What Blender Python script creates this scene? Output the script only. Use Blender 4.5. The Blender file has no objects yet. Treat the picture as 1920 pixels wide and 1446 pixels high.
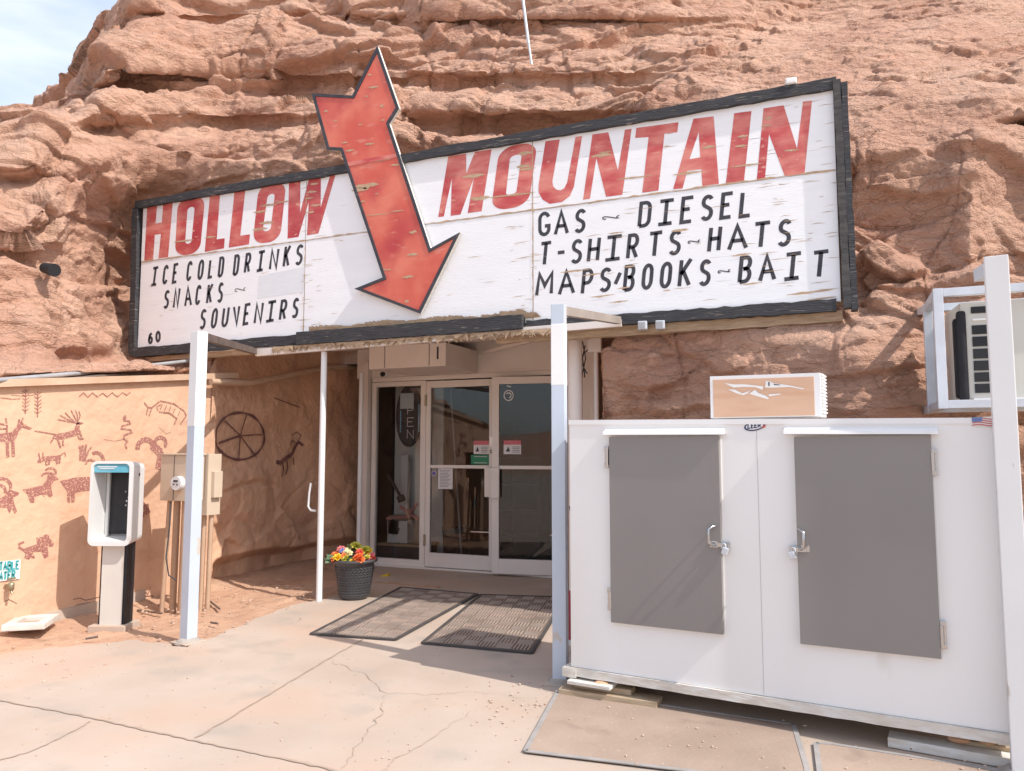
import bpy, bmesh, math, random
import numpy as np
from mathutils import Vector, Matrix
from mathutils.geometry import tessellate_polygon
random.seed(7)
R = math.radians
# ------------------------------------------------------------------ camera, sky, sun
FPX, CAMH, YAW, PITCH = 1420.0, 1.45, R(23), R(4.92)
SC = bpy.context.scene
COL = SC.collection
cam_d = bpy.data.cameras.new('camera'); cam = bpy.data.objects.new('camera', cam_d); COL.objects.link(cam)
cam_d.sensor_width = 36; cam_d.lens = FPX/1920*36; cam_d.clip_end = 3000; cam_d.clip_start = 0.05
cam.location = (0, 0, CAMH); cam.rotation_euler = (R(90)+PITCH, 0, YAW)
SC.camera = cam
SUN_EL, SUN_AZ = R(48), R(11)          # azimuth: from +X towards -Y
sun_d = bpy.data.lights.new('sun', 'SUN'); sun_o = bpy.data.objects.new('sun', sun_d); COL.objects.link(sun_o)
sun_d.energy = 2.6; sun_d.angle = R(0.5); sun_d.color = (1, 0.955, 0.9)
SDIR = Vector((math.cos(SUN_EL)*math.cos(SUN_AZ), -math.cos(SUN_EL)*math.sin(SUN_AZ), math.sin(SUN_EL)))
sun_o.rotation_euler = SDIR.to_track_quat('Z', 'Y').to_euler()
W = bpy.data.worlds.new('World'); SC.world = W; W.use_nodes = True
wn = W.node_tree.nodes; wl = W.node_tree.links
bg = wn['Background']; bg.inputs['Strength'].default_value = 0.15
sky = wn.new('ShaderNodeTexSky'); sky.sky_type = 'NISHITA'; sky.sun_disc = False
sky.sun_elevation = SUN_EL; sky.sun_rotation = R(90)+SUN_AZ; sky.dust_density = 2.0; sky.air_density = 1.0
wtc = wn.new('ShaderNodeTexCoord'); wmap = wn.new('ShaderNodeMapping'); wmap.inputs['Scale'].default_value = (1.2, 1.2, 4.0)
wno = wn.new('ShaderNodeTexNoise'); wno.inputs['Scale'].default_value = 2.2; wno.inputs['Detail'].default_value = 7
wrm = wn.new('ShaderNodeValToRGB'); wrm.color_ramp.elements[0].position = 0.36; wrm.color_ramp.elements[1].position = 0.66
wmx = wn.new('ShaderNodeMixRGB'); wmx.inputs[2].default_value = (3.7, 4.0, 4.6, 1)
wl.new(wtc.outputs['Generated'], wmap.inputs[0]); wl.new(wmap.outputs[0], wno.inputs['Vector'])
wl.new(wno.outputs[0], wrm.inputs[0]); wl.new(wrm.outputs[0], wmx.inputs[0]); wl.new(sky.outputs[0], wmx.inputs[1])
wl.new(wmx.outputs[0], bg.inputs['Color'])
SC.view_settings.view_transform = 'Standard'; SC.view_settings.look = 'None'
SC.view_settings.exposure = 0.84; SC.view_settings.gamma = 1

# ------------------------------------------------------------------ measuring helpers
FW = np.array([-math.sin(YAW)*math.cos(PITCH), math.cos(YAW)*math.cos(PITCH), math.sin(PITCH)])
RT = np.array([math.cos(YAW), math.sin(YAW), 0.0]); UP = np.cross(RT, FW); C0 = np.array([0, 0, CAMH])
def ray(x, y): return FW + RT*(x-960)/FPX - UP*(y-723)/FPX
def G(x, y, z=0.0):
    d = ray(x, y); return C0 + d*(z-CAMH)/d[2]
def F(x, y, Y):
    d = ray(x, y); return C0 + d*(Y/d[1])
def X_(x, y, X0):
    d = ray(x, y); return C0 + d*(X0/d[0])
def V(x, y, p0, ang):
    n = np.array([-math.sin(R(ang)), math.cos(R(ang)), 0]); d = ray(x, y)
    return C0 + d*(((np.array(p0)-C0) @ n)/(d @ n))
def RH(x, y, r):
    d = ray(x, y); return C0 + d*(r/math.hypot(d[0], d[1]))

# ------------------------------------------------------------------ materials
M = {}
def mat(name, col, rough=0.6, col2=None, scale=4.0, detail=5, ramp=(0.35, 0.65), bump=0.0, bscale=40, bdist=0.01,
        metal=0.0, stretch=(1, 1, 1), spots=None, coat=0.0, spec=0.5):
    m = bpy.data.materials.new(name); m.use_nodes = True
    n = m.node_tree.nodes; l = m.node_tree.links; p = n['Principled BSDF']
    p.inputs['Roughness'].default_value = rough; p.inputs['Metallic'].default_value = metal
    p.inputs['Coat Weight'].default_value = coat; p.inputs['Specular IOR Level'].default_value = spec
    p.inputs['Base Color'].default_value = (*col, 1)
    tc = n.new('ShaderNodeTexCoord'); mp = n.new('ShaderNodeMapping'); mp.inputs['Scale'].default_value = stretch
    geo = n.new('ShaderNodeNewGeometry')
    l.new(geo.outputs['Position'], mp.inputs[0])
    last = None
    if col2 is not None:
        no = n.new('ShaderNodeTexNoise'); no.inputs['Scale'].default_value = scale; no.inputs['Detail'].default_value = detail
        l.new(mp.outputs[0], no.inputs['Vector'])
        rp = n.new('ShaderNodeValToRGB'); rp.color_ramp.elements[0].position = ramp[0]; rp.color_ramp.elements[1].position = ramp[1]
        rp.color_ramp.elements[0].color = (*col, 1); rp.color_ramp.elements[1].color = (*col2, 1)
        l.new(no.outputs[0], rp.inputs[0]); last = rp.outputs[0]
    for sp in (spots or []):            # (colour, scale, lo, hi, stretch)
        mp2 = n.new('ShaderNodeMapping'); mp2.inputs['Scale'].default_value = sp[4]; mp2.inputs['Location'].default_value = (random.random()*9, random.random()*9, random.random()*9)
        l.new(geo.outputs['Position'], mp2.inputs[0])
        no = n.new('ShaderNodeTexNoise'); no.inputs['Scale'].default_value = sp[1]; no.inputs['Detail'].default_value = 6
        l.new(mp2.outputs[0], no.inputs['Vector'])
        rp = n.new('ShaderNodeValToRGB'); rp.color_ramp.elements[0].position = sp[2]; rp.color_ramp.elements[1].position = sp[3]
        l.new(no.outputs[0], rp.inputs[0])
        mx = n.new('ShaderNodeMixRGB'); l.new(rp.outputs[0], mx.inputs[0]); mx.inputs[2].default_value = (*sp[0], 1)
        if last is None: mx.inputs[1].default_value = (*col, 1)
        else: l.new(last, mx.inputs[1])
        last = mx.outputs[0]
    if last is not None: l.new(last, p.inputs['Base Color'])
    if bump:
        nb = n.new('ShaderNodeTexNoise'); nb.inputs['Scale'].default_value = bscale; nb.inputs['Detail'].default_value = 6
        l.new(mp.outputs[0], nb.inputs['Vector'])
        b = n.new('ShaderNodeBump'); b.inputs['Strength'].default_value = bump; b.inputs['Distance'].default_value = bdist
        l.new(nb.outputs[0], b.inputs['Height']); l.new(b.outputs[0], p.inputs['Normal'])
    M[name] = m; return m
O1 = (1, 1, 1)
mat('concrete', (.435, .34, .27), .85, (.50, .405, .33), 1.3, bump=.25, bscale=60, bdist=.004,
    spots=[((.50, .345, .255), .9, .48, .72, O1), ((.36, .31, .26), 2.6, .56, .8, O1), ((.3, .25, .2), 30, .68, .74, O1)])
mat('dirt', (.46, .27, .175), .95, (.52, .33, .22), 3, bump=.8, bscale=35, bdist=.02, spots=[((.36, .21, .14), 11, .55, .72, O1)])
mat('stucco', (.61, .375, .245), .9, (.65, .415, .28), 2.2, bump=.9, bscale=9, bdist=.02,
    spots=[((.55, .335, .225), 1.6, .55, .75, (1, 1, 3)), ((.68, .44, .30), 5, .58, .75, O1)])
mat('plaster', (.54, .31, .195), .92, (.60, .365, .235), 2.4, bump=.7, bscale=22, bdist=.02,
    spots=[((.40, .225, .145), 1.7, .50, .7, (1, 1, .5)), ((.52, .33, .22), 6, .6, .78, O1)])
mat('coping', (.58, .40, .28), .8, (.5, .33, .22), 3, bump=.3)
mat('enamel', (.81, .80, .785), .35, (.78, .77, .755), 1.0, coat=.1, spots=[((.62, .58, .52), 3, .66, .8, (1, 1, .4)), ((.74, .71, .66), 1.3, .5, .8, (1, 1, .3))])
mat('post_paint', (.50, .56, .645), .5, (.47, .52, .59), 2, bump=.15, bscale=80, bdist=.002, spots=[((.5, .45, .4), 9, .66, .70, (1, 1, .5)), ((.55, .47, .40), 3, .6, .75, (1, 1, .25))])
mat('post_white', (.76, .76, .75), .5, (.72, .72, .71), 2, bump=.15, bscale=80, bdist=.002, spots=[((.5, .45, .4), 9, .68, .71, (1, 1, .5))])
mat('trim_paint', (.80, .72, .66), .6, (.74, .66, .60), 2.5, bump=.1, bscale=60, spots=[((.45, .38, .33), 7, .66, .75, (1, 1, .4))])
mat('sign_white', (.86, .86, .865), .55, (.83, .83, .84), 2, bump=.3, bscale=14, bdist=.006, stretch=(1, 1, 6),
    spots=[((.66, .55, .44), 5.5, .715, .74, (1, 1, 8)), ((.64, .63, .63), 3.5, .69, .72, (.8, .8, 16))])
mat('red_paint', (.52, .07, .07), .55, (.68, .24, .19), 4, bump=.3, bscale=20, bdist=.004, stretch=(1, 1, 2.5),
    spots=[((.42, .04, .05), 2.2, .50, .70, O1), ((.66, .30, .24), 9, .62, .70, (1, 1, 3))])
mat('arrow_paint', (.60, .10, .065), .5, (.70, .19, .12), 3, bump=.2, bscale=20, bdist=.004,
    spots=[((.47, .05, .05), 2.2, .5, .72, O1), ((.66, .24, .17), 6, .60, .74, (1, 1, 2.5))])
mat('black_paint', (.035, .034, .045), .7, (.055, .053, .062), 8, spots=[((.2, .18, .17), 18, .66, .74, (1, 1, 4))])
mat('black_wood', (.028, .028, .032), .75, (.046, .045, .048), 7, stretch=(1, 1, 9), bump=.8, bscale=16, bdist=.01,
    spots=[((.20, .175, .15), 8, .62, .70, (1, 1, 12)), ((.5, .47, .43), 20, .73, .76, (1, 1, 5))])
mat('bare_wood', (.50, .36, .235), .85, (.37, .25, .155), 9, stretch=(1, 1, 7), bump=.8, bscale=24, bdist=.008)
mat('pale_chip', (.56, .40, .26), .85, (.42, .28, .17), 25, stretch=(1, 1, 5))
mat('weathered_wood', (.68, .64, .58), .85, (.58, .52, .45), 10, stretch=(1, 1, 5), bump=.6, bscale=25, bdist=.006, spots=[((.68, .66, .62), 5, .5, .6, (1, 1, 3))])
mat('lumber', (.48, .37, .25), .85, (.38, .28, .18), 9, stretch=(1, 1, 8), bump=.5, bscale=22, bdist=.005)
mat('steel_dark', (.10, .075, .065), .7, (.17, .12, .10), 12, bump=.3)
mat('grey_door', (.225, .207, .194), .5, (.245, .227, .213), 1.2, bump=.05, bscale=200, bdist=.001)
mat('chrome', (.50, .50, .50), .25, metal=1.0)
mat('dark_void', (.012, .012, .014), .7)
mat('alum', (.80, .74, .68), .45, (.75, .69, .63), 3, bump=.05)
mat('rubber', (.055, .05, .05), .8, (.08, .07, .066), 6)
mat('dusty_rubber', (.43, .335, .275), .9, (.38, .295, .24), 2.2, bump=.4, bscale=70, bdist=.004, spots=[((.28, .21, .17), 3.4, .5, .72, O1)])
mat('mat_dust', (.17, .125, .10), .9, (.13, .10, .08), 2.2, spots=[((.26, .19, .15), 3, .5, .7, O1)])
mat('brown_mat', (.36, .265, .205), .9, (.31, .225, .17), 2.5, 8, bump=.6, bscale=50, bdist=.005, spots=[((.43, .32, .245), 1.6, .5, .75, O1), ((.25, .18, .14), 5, .6, .8, O1), ((.48, .38, .30), 40, .68, .74, O1)])
mat('mat_edge', (.36, .33, .31), .8, (.28, .26, .24), 9)
mat('pot_plastic', (.06, .058, .06), .36, (.08, .076, .08), 5)
mat('paint_brown', (.29, .115, .095), .9, (.34, .15, .12), 18, bump=.5, bscale=9, bdist=.02, spots=[((.62, .39, .26), 62, .57, .61, (1, 1, 1.6))])
mat('paint_dark', (.13, .055, .05), .9, (.19, .085, .07), 14)
mat('cabinet', (.56, .45, .34), .55, (.52, .41, .31), 2, spots=[((.40, .30, .22), 9, .66, .74, (1, 1, .4))])
mat('conduit', (.50, .34, .23), .6, (.45, .30, .2), 5)
mat('grey_pipe', (.35, .35, .36), .5, (.28, .27, .27), 5)
mat('galvanised', (.62, .65, .69), .45, (.55, .57, .60), 9, metal=.25)
mat('ac_beige', (.58, .56, .50), .55, (.55, .53, .47), 2)
mat('cloth_black', (.016, .015, .018), .9, bump=.6, bscale=10, bdist=.02)
mat('phone_white', (.66, .66, .65), .45, (.62, .61, .59), 2.5, spots=[((.45, .40, .36), 8, .66, .76, (1, 1, .5))])
mat('teal', (.10, .36, .47), .5, (.16, .42, .52), 6)
mat('phone_black', (.010, .009, .012), .6, (.02, .018, .021), 9)
mat('pedestal_grey', (.60, .57, .52), .5, (.55, .51, .46), 2.5, spots=[((.44, .36, .28), 6, .6, .75, (1, 1, .4))])
mat('peach_print', (.62, .38, .245), .6, (.66, .42, .285), 6, stretch=(.6, .6, 3), spots=[((.58, .33, .2), 4, .5, .7, (.5, .5, 4))])
mat('vinyl_white', (.78, .76, .73), .5)
mat('navy', (.03, .045, .12), .5); mat('flag_red', (.55, .10, .10), .5); mat('flag_blue', (.13, .2, .42), .5)
mat('paper', (.72, .70, .70), .7); mat('ink', (.05, .05, .055), .7); mat('sticker_red', (.58, .15, .17), .6)
mat('sticker_green', (.03, .22, .12), .6); mat('purple', (.16, .12, .36), .6); mat('sign_teal', (.06, .34, .36), .6)
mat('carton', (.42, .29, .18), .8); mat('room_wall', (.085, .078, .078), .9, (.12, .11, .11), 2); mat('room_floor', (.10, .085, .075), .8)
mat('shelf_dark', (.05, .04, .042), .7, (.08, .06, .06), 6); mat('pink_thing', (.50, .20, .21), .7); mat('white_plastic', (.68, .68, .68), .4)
mat('yellow', (.62, .42, .03), .6); mat('red_metal', (.34, .035, .05), .45); mat('brass', (.35, .30, .20), .4, metal=.6)
mat('f_orange', (.80, .19, .05), .6); mat('f_yellow', (.82, .52, .03), .6); mat('f_pink', (.72, .20, .20), .6); mat('f_blue', (.28, .36, .68), .6)
mat('f_lime', (.48, .44, .05), .6); mat('f_red', (.66, .07, .04), .6); mat('f_leaf', (.09, .16, .07), .6); mat('f_cream', (.75, .66, .36), .6)
mat('stone_orange', (.62, .32, .17), .85, (.7, .42, .26), 20, bump=.5, bscale=40); mat('joint', (.36, .265, .20), .95, (.42, .32, .245), 14)
mat('pebble', (.44, .29, .21), .9, (.55, .42, .33), 14); mat('lid_white', (.66, .62, .57), .8, (.56, .50, .44), 6, bump=.3)
mat('dark_lens', (.015, .015, .018), .2)
def emission(name, col, s):
    m = bpy.data.materials.new(name); m.use_nodes = True; p = m.node_tree.nodes['Principled BSDF']
    p.inputs['Base Color'].default_value = (*col, 1); p.inputs['Emission Color'].default_value = (*col, 1); p.inputs['Emission Strength'].default_value = s; M[name] = m
emission('neon_white', (.6, .48, .5), .08); emission('neon_blue', (.25, .5, .7), .15)
def glass_mat():
    m = bpy.data.materials.new('glass'); m.use_nodes = True; n = m.node_tree.nodes; l = m.node_tree.links; n.clear()
    o = n.new('ShaderNodeOutputMaterial'); t = n.new('ShaderNodeBsdfTransparent'); t.inputs[0].default_value = (.82, .84, .83, 1)
    g = n.new('ShaderNodeBsdfGlossy'); g.inputs['Roughness'].default_value = .01; g.inputs[0].default_value = (.9, .9, .9, 1)
    fr = n.new('ShaderNodeFresnel'); fr.inputs[0].default_value = 1.66; mx = n.new('ShaderNodeMixShader')
    l.new(fr.outputs[0], mx.inputs[0]); l.new(t.outputs[0], mx.inputs[1]); l.new(g.outputs[0], mx.inputs[2]); l.new(mx.outputs[0], o.inputs[0]); M['glass'] = m
glass_mat()
def rock_mat(name, a, b, c, dark):
    m = mat(name, a, .95, b, 1.1, 8, (.38, .62), spots=[(c, .6, .5, .68, (1, 1, 3.0)), (dark, 3.0, .60, .80, (1, 1, 2.2)), ((a[0]*1.22, a[1]*1.25, a[2]*1.28), 7, .55, .75, (1, 1, 2))])
    n = m.node_tree.nodes; l = m.node_tree.links; p = n['Principled BSDF']; geo = n.new('ShaderNodeNewGeometry')
    hs = []
    for sc, st, det, w in ((9, (1, 1, 2.2), 10, 1.0), (45, (1, 1, 1.4), 6, .55)):
        mp = n.new('ShaderNodeMapping'); mp.inputs['Scale'].default_value = st; l.new(geo.outputs['Position'], mp.inputs[0])
        no = n.new('ShaderNodeTexNoise'); no.inputs['Scale'].default_value = sc; no.inputs['Detail'].default_value = det; no.inputs['Roughness'].default_value = .62
        no.inputs['Distortion'].default_value = .4
        l.new(mp.outputs[0], no.inputs['Vector'])
        mu = n.new('ShaderNodeMath'); mu.operation = 'MULTIPLY'; mu.inputs[1].default_value = w; l.new(no.outputs[0], mu.inputs[0]); hs.append(mu.outputs[0])
    vo = n.new('ShaderNodeTexVoronoi'); vo.feature = 'DISTANCE_TO_EDGE'; vo.inputs['Scale'].default_value = 2.6
    mp = n.new('ShaderNodeMapping'); mp.inputs['Scale'].default_value = (.8, .8, 2.0); l.new(geo.outputs['Position'], mp.inputs[0])
    nd = n.new('ShaderNodeTexNoise'); nd.inputs['Scale'].default_value = 3; nd.inputs['Detail'].default_value = 5
    va = n.new('ShaderNodeVectorMath'); va.operation = 'MULTIPLY_ADD'; va.inputs[1].default_value = (.9, .9, .9)
    l.new(mp.outputs[0], nd.inputs['Vector']); l.new(nd.outputs['Color'], va.inputs[0]); l.new(mp.outputs[0], va.inputs[2]); l.new(va.outputs[0], vo.inputs['Vector'])
    cr = n.new('ShaderNodeMapRange'); cr.inputs[1].default_value = 0; cr.inputs[2].default_value = .035; cr.inputs[3].default_value = -.22; cr.inputs[4].default_value = 0
    l.new(vo.outputs['Distance'], cr.inputs[0]); hs.append(cr.outputs[0])
    a1 = n.new('ShaderNodeMath'); l.new(hs[0], a1.inputs[0]); l.new(hs[1], a1.inputs[1])
    a2 = n.new('ShaderNodeMath'); l.new(a1.outputs[0], a2.inputs[0]); l.new(hs[2], a2.inputs[1])
    bp = n.new('ShaderNodeBump'); bp.inputs['Strength'].default_value = .9; bp.inputs['Distance'].default_value = .065
    l.new(a2.outputs[0], bp.inputs['Height']); l.new(bp.outputs[0], p.inputs['Normal'])
rock_mat('rock', (.54, .305, .208), (.60, .37, .262), (.48, .262, .18), (.40, .222, .162))

# ------------------------------------------------------------------ object helpers
BASE = {}
def setp(o, label=None, cat=None, group=None, kind=None):
    if label: o['label'] = label
    if cat: o['category'] = cat
    if group: o['group'] = group
    if kind: o['kind'] = kind
    return o
def thing(name, label, cat, loc, group=None):
    o = bpy.data.objects.new(name, None); COL.objects.link(o); o.location = loc; o.empty_display_size = .1
    BASE[o.name] = np.array(loc, float); return setp(o, label, cat, group)
class MB:
    def __init__(s): s.v = []; s.f = []; s.sm = []
    def add(s, vs, fs, smooth=False):
        k = len(s.v); s.v += [tuple(map(float, p)) for p in vs]
        for f in fs: s.f.append(tuple(i+k for i in f)); s.sm.append(smooth)
        return s
    def hexa(s, b, t):     # 4 bottom + 4 top points
        return s.add(list(b)+list(t), [(3, 2, 1, 0), (4, 5, 6, 7), (0, 1, 5, 4), (1, 2, 6, 5), (2, 3, 7, 6), (3, 0, 4, 7)])
    def box(s, c, d, ang=0, bev=0.0, mtx=None):
        bm = bmesh.new(); bmesh.ops.create_cube(bm, size=1)
        for v in bm.verts: v.co = Vector((v.co.x*d[0], v.co.y*d[1], v.co.z*d[2]))
        if bev: bmesh.ops.bevel(bm, geom=bm.edges[:], offset=bev, segments=2, affect='EDGES', profile=.6)
        mm = Matrix.Translation(Vector(c)) @ (mtx if mtx is not None else Matrix.Rotation(R(ang), 4, 'Z'))
        bm.verts.index_update()
        s.add([mm @ v.co for v in bm.verts], [[v.index for v in f.verts] for f in bm.faces]); bm.free(); return s
    def tube(s, pts, r, n=10, cap=True, smooth=True):
        pts = [Vector(tuple(map(float, p))) for p in pts]; k = len(pts); vs = []; rr = r if hasattr(r, '__len__') else [r]*k
        prev = None
        for i, p in enumerate(pts):
            t = (pts[min(i+1, k-1)]-pts[max(i-1, 0)]).normalized()
            if prev is None: a = t.orthogonal().normalized()
            else: a = (prev - t*prev.dot(t)).normalized()
            prev = a; b = t.cross(a)
            for j in range(n):
                q = 2*math.pi*j/n; vs.append(p+(a*math.cos(q)+b*math.sin(q))*rr[i])
        fs = [(i*n+j, i*n+(j+1) % n, (i+1)*n+(j+1) % n, (i+1)*n+j) for i in range(k-1) for j in range(n)]
        s.add(vs, fs, smooth)
        if cap: s.add(vs[:n], [tuple(range(n))[::-1]]); s.add(vs[-n:], [tuple(range(n))])
        return s
    def bar(s, a, b, w, h, up=(0, 0, 1)):
        a = Vector(tuple(map(float, a))); b = Vector(tuple(map(float, b))); t = (b-a).normalized(); u = Vector(up); u = (u-t*u.dot(t)).normalized(); q = t.cross(u)
        mk = lambda p: [p-q*w/2-u*h/2, p+q*w/2-u*h/2, p+q*w/2+u*h/2, p-q*w/2+u*h/2]
        return s.hexa(mk(a), mk(b))
    def lathe(s, c, prof, n=24, smooth=True):
        c = Vector(c); vs = [(c.x+r*math.cos(2*math.pi*j/n), c.y+r*math.sin(2*math.pi*j/n), c.z+z) for r, z in prof for j in range(n)]
        return s.add(vs, [(i*n+j, i*n+(j+1) % n, (i+1)*n+(j+1) % n, (i+1)*n+j) for i in range(len(prof)-1) for j in range(n)], smooth)
    def poly(s, pts, holes=(), n=None, t=0.0):   # planar polygon, optionally thickened along n
        loops = [[Vector(tuple(map(float, p))) for p in pts]]+[[Vector(tuple(map(float, p))) for p in h] for h in holes]
        tri = tessellate_polygon(loops); flat = [p for lp in loops for p in lp]
        nn = Vector((0, 0, 0))
        for a, b, c in tri: nn += (flat[b]-flat[a]).cross(flat[c]-flat[a])
        if n is not None:
            n = Vector(n)
        tri = [tuple(x) for x in tri]
        if n is not None:
            tri = [(a, b, c) if (flat[b]-flat[a]).cross(flat[c]-flat[a]).dot(n) > 0 else (a, c, b) for a, b, c in tri]
        s.add(flat, tri)
        if t and n is not None:
            back = [p-n*t for p in flat]; s.add(back, [f[::-1] for f in tri]); o = 0
            for lp in loops:
                k = len(lp); area = sum((lp[i].cross(lp[(i+1) % k])).dot(n) for i in range(k))
                vs = lp+[p-n*t for p in lp]
                fs = [(i, i+k, (i+1) % k+k, (i+1) % k) for i in range(k)]
                s.add(vs, fs if area > 0 else [f[::-1] for f in fs])
        return s
    def ribbon(s, pts, w, n, closed=False):     # flat stroke in the plane with normal n
        pts = [Vector(tuple(map(float, p))) for p in pts]; n = Vector(n).normalized(); k = len(pts)
        if k < 2: return s
        L = []; Rr = []
        ww = w if hasattr(w, '__len__') else [w]*k
        for i in range(k):
            if closed: a = pts[i-1]; b = pts[(i+1) % k]
            else: a = pts[max(i-1, 0)]; b = pts[min(i+1, k-1)]
            d1 = (pts[i]-a); d2 = (b-pts[i])
            if d1.length < 1e-9: d1 = d2
            if d2.length < 1e-9: d2 = d1
            t = (d1.normalized()+d2.normalized())
            if t.length < 1e-6: t = d1
            t.normalize(); q = n.cross(t); cs = max(.45, abs(t.dot(d1.normalized())))
            h = ww[i]/2/cs; L.append(pts[i]+q*h); Rr.append(pts[i]-q*h)
        m = k if closed else k-1
        return s.add(L+Rr, [(i+k, (i+1) % k+k, (i+1) % k, i) for i in range(m)])
    def build(s, name, m, parent=None, bev=0):
        me = bpy.data.meshes.new(name); off = np.zeros(3)
        if parent is not None: off = BASE[parent.name]
        me.from_pydata([tuple(np.array(p)-off) for p in s.v], [], s.f)
        me.polygons.foreach_set('use_smooth', s.sm); me.materials.append(M[m]); me.update()
        o = bpy.data.objects.new(name, me); COL.objects.link(o)
        if parent is not None: o.parent = parent
        BASE[o.name] = off if parent is not None else np.zeros(3)
        return o
def tmb(name, m, label, cat, mb, group=None): return setp(mb.build(name, m), label, cat, group)
def copy_tree(o, loc, label=None):
    c = o.copy(); COL.objects.link(c); c.location = loc; BASE[c.name] = np.array(loc, float)
    if label: c['label'] = label
    for ch in list(o.children):
        d = ch.copy(); COL.objects.link(d); d.parent = c
        for g in ch.children:
            e = g.copy(); COL.objects.link(e); e.parent = d
    return c
def frame(p0, ang):
    a = R(ang); p0 = Vector(p0); u = Vector((math.cos(a), math.sin(a), 0)); v = Vector((-math.sin(a), math.cos(a), 0))
    return lambda x, y, z: p0+u*x+v*y+Vector((0, 0, z))

# ------------------------------------------------------------------ noise
_rs = np.random.RandomState(11); PERM = np.tile(_rs.permutation(256), 3); GR = _rs.normal(size=(256, 3)); GR /= np.linalg.norm(GR, axis=1)[:, None]; RV = _rs.rand(256)
def perlin(p):
    i = np.floor(p).astype(int); f = p-i; i &= 255; u = f*f*f*(f*(f*6-15)+10); out = 0
    for dx in (0, 1):
        for dy in (0, 1):
            for dz in (0, 1):
                g = GR[PERM[PERM[PERM[(i[:, 0]+dx) & 255]+((i[:, 1]+dy) & 255)]+((i[:, 2]+dz) & 255)]]
                w = (u[:, 0] if dx else 1-u[:, 0])*(u[:, 1] if dy else 1-u[:, 1])*(u[:, 2] if dz else 1-u[:, 2])
                out = out+w*((f-np.array([dx, dy, dz]))*g).sum(1)
    return out*1.6
def fbm(p, o=5, g=.5, ridge=False):
    a = 1; s = 0; t = 0
    for k in range(o):
        q = perlin(p*2**k+k*17.3); s = s+a*((1-2*np.abs(q)) if ridge else q); t += a; a *= g
    return s/t
def cells(p, a, b, w=.12):      # slanted facets, one per cell, joined by narrow ramps; also returns the distance to the joint
    i = np.floor(p).astype(int); best = np.full(len(p), 9.); sec = best.copy(); h1 = np.zeros(len(p)); h2 = h1.copy()
    for dx in (-1, 0, 1):
        for dy in (-1, 0, 1):
            for dz in (-1, 0, 1):
                c = i+np.array([dx, dy, dz]); h = PERM[PERM[PERM[c[:, 0] & 255]+(c[:, 1] & 255)]+(c[:, 2] & 255)]
                q = c+np.stack([RV[h], RV[(h+57) & 255], RV[(h+131) & 255]], 1); d = ((q-p)**2).sum(1); hh = a*(RV[(h+200) & 255]-.5)+b*((p-q)*GR[h]).sum(1)
                lt = d < best; l2 = (~lt) & (d < sec)
                h2 = np.where(lt, h1, np.where(l2, hh, h2)); sec = np.where(lt, best, np.where(l2, d, sec)); h1 = np.where(lt, hh, h1); best = np.where(lt, d, best)
    e = np.sqrt(sec)-np.sqrt(best); k = np.clip(e/w, 0, 1); k = .5+.5*k*(2-k)
    return h1*k+h2*(1-k), e

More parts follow.
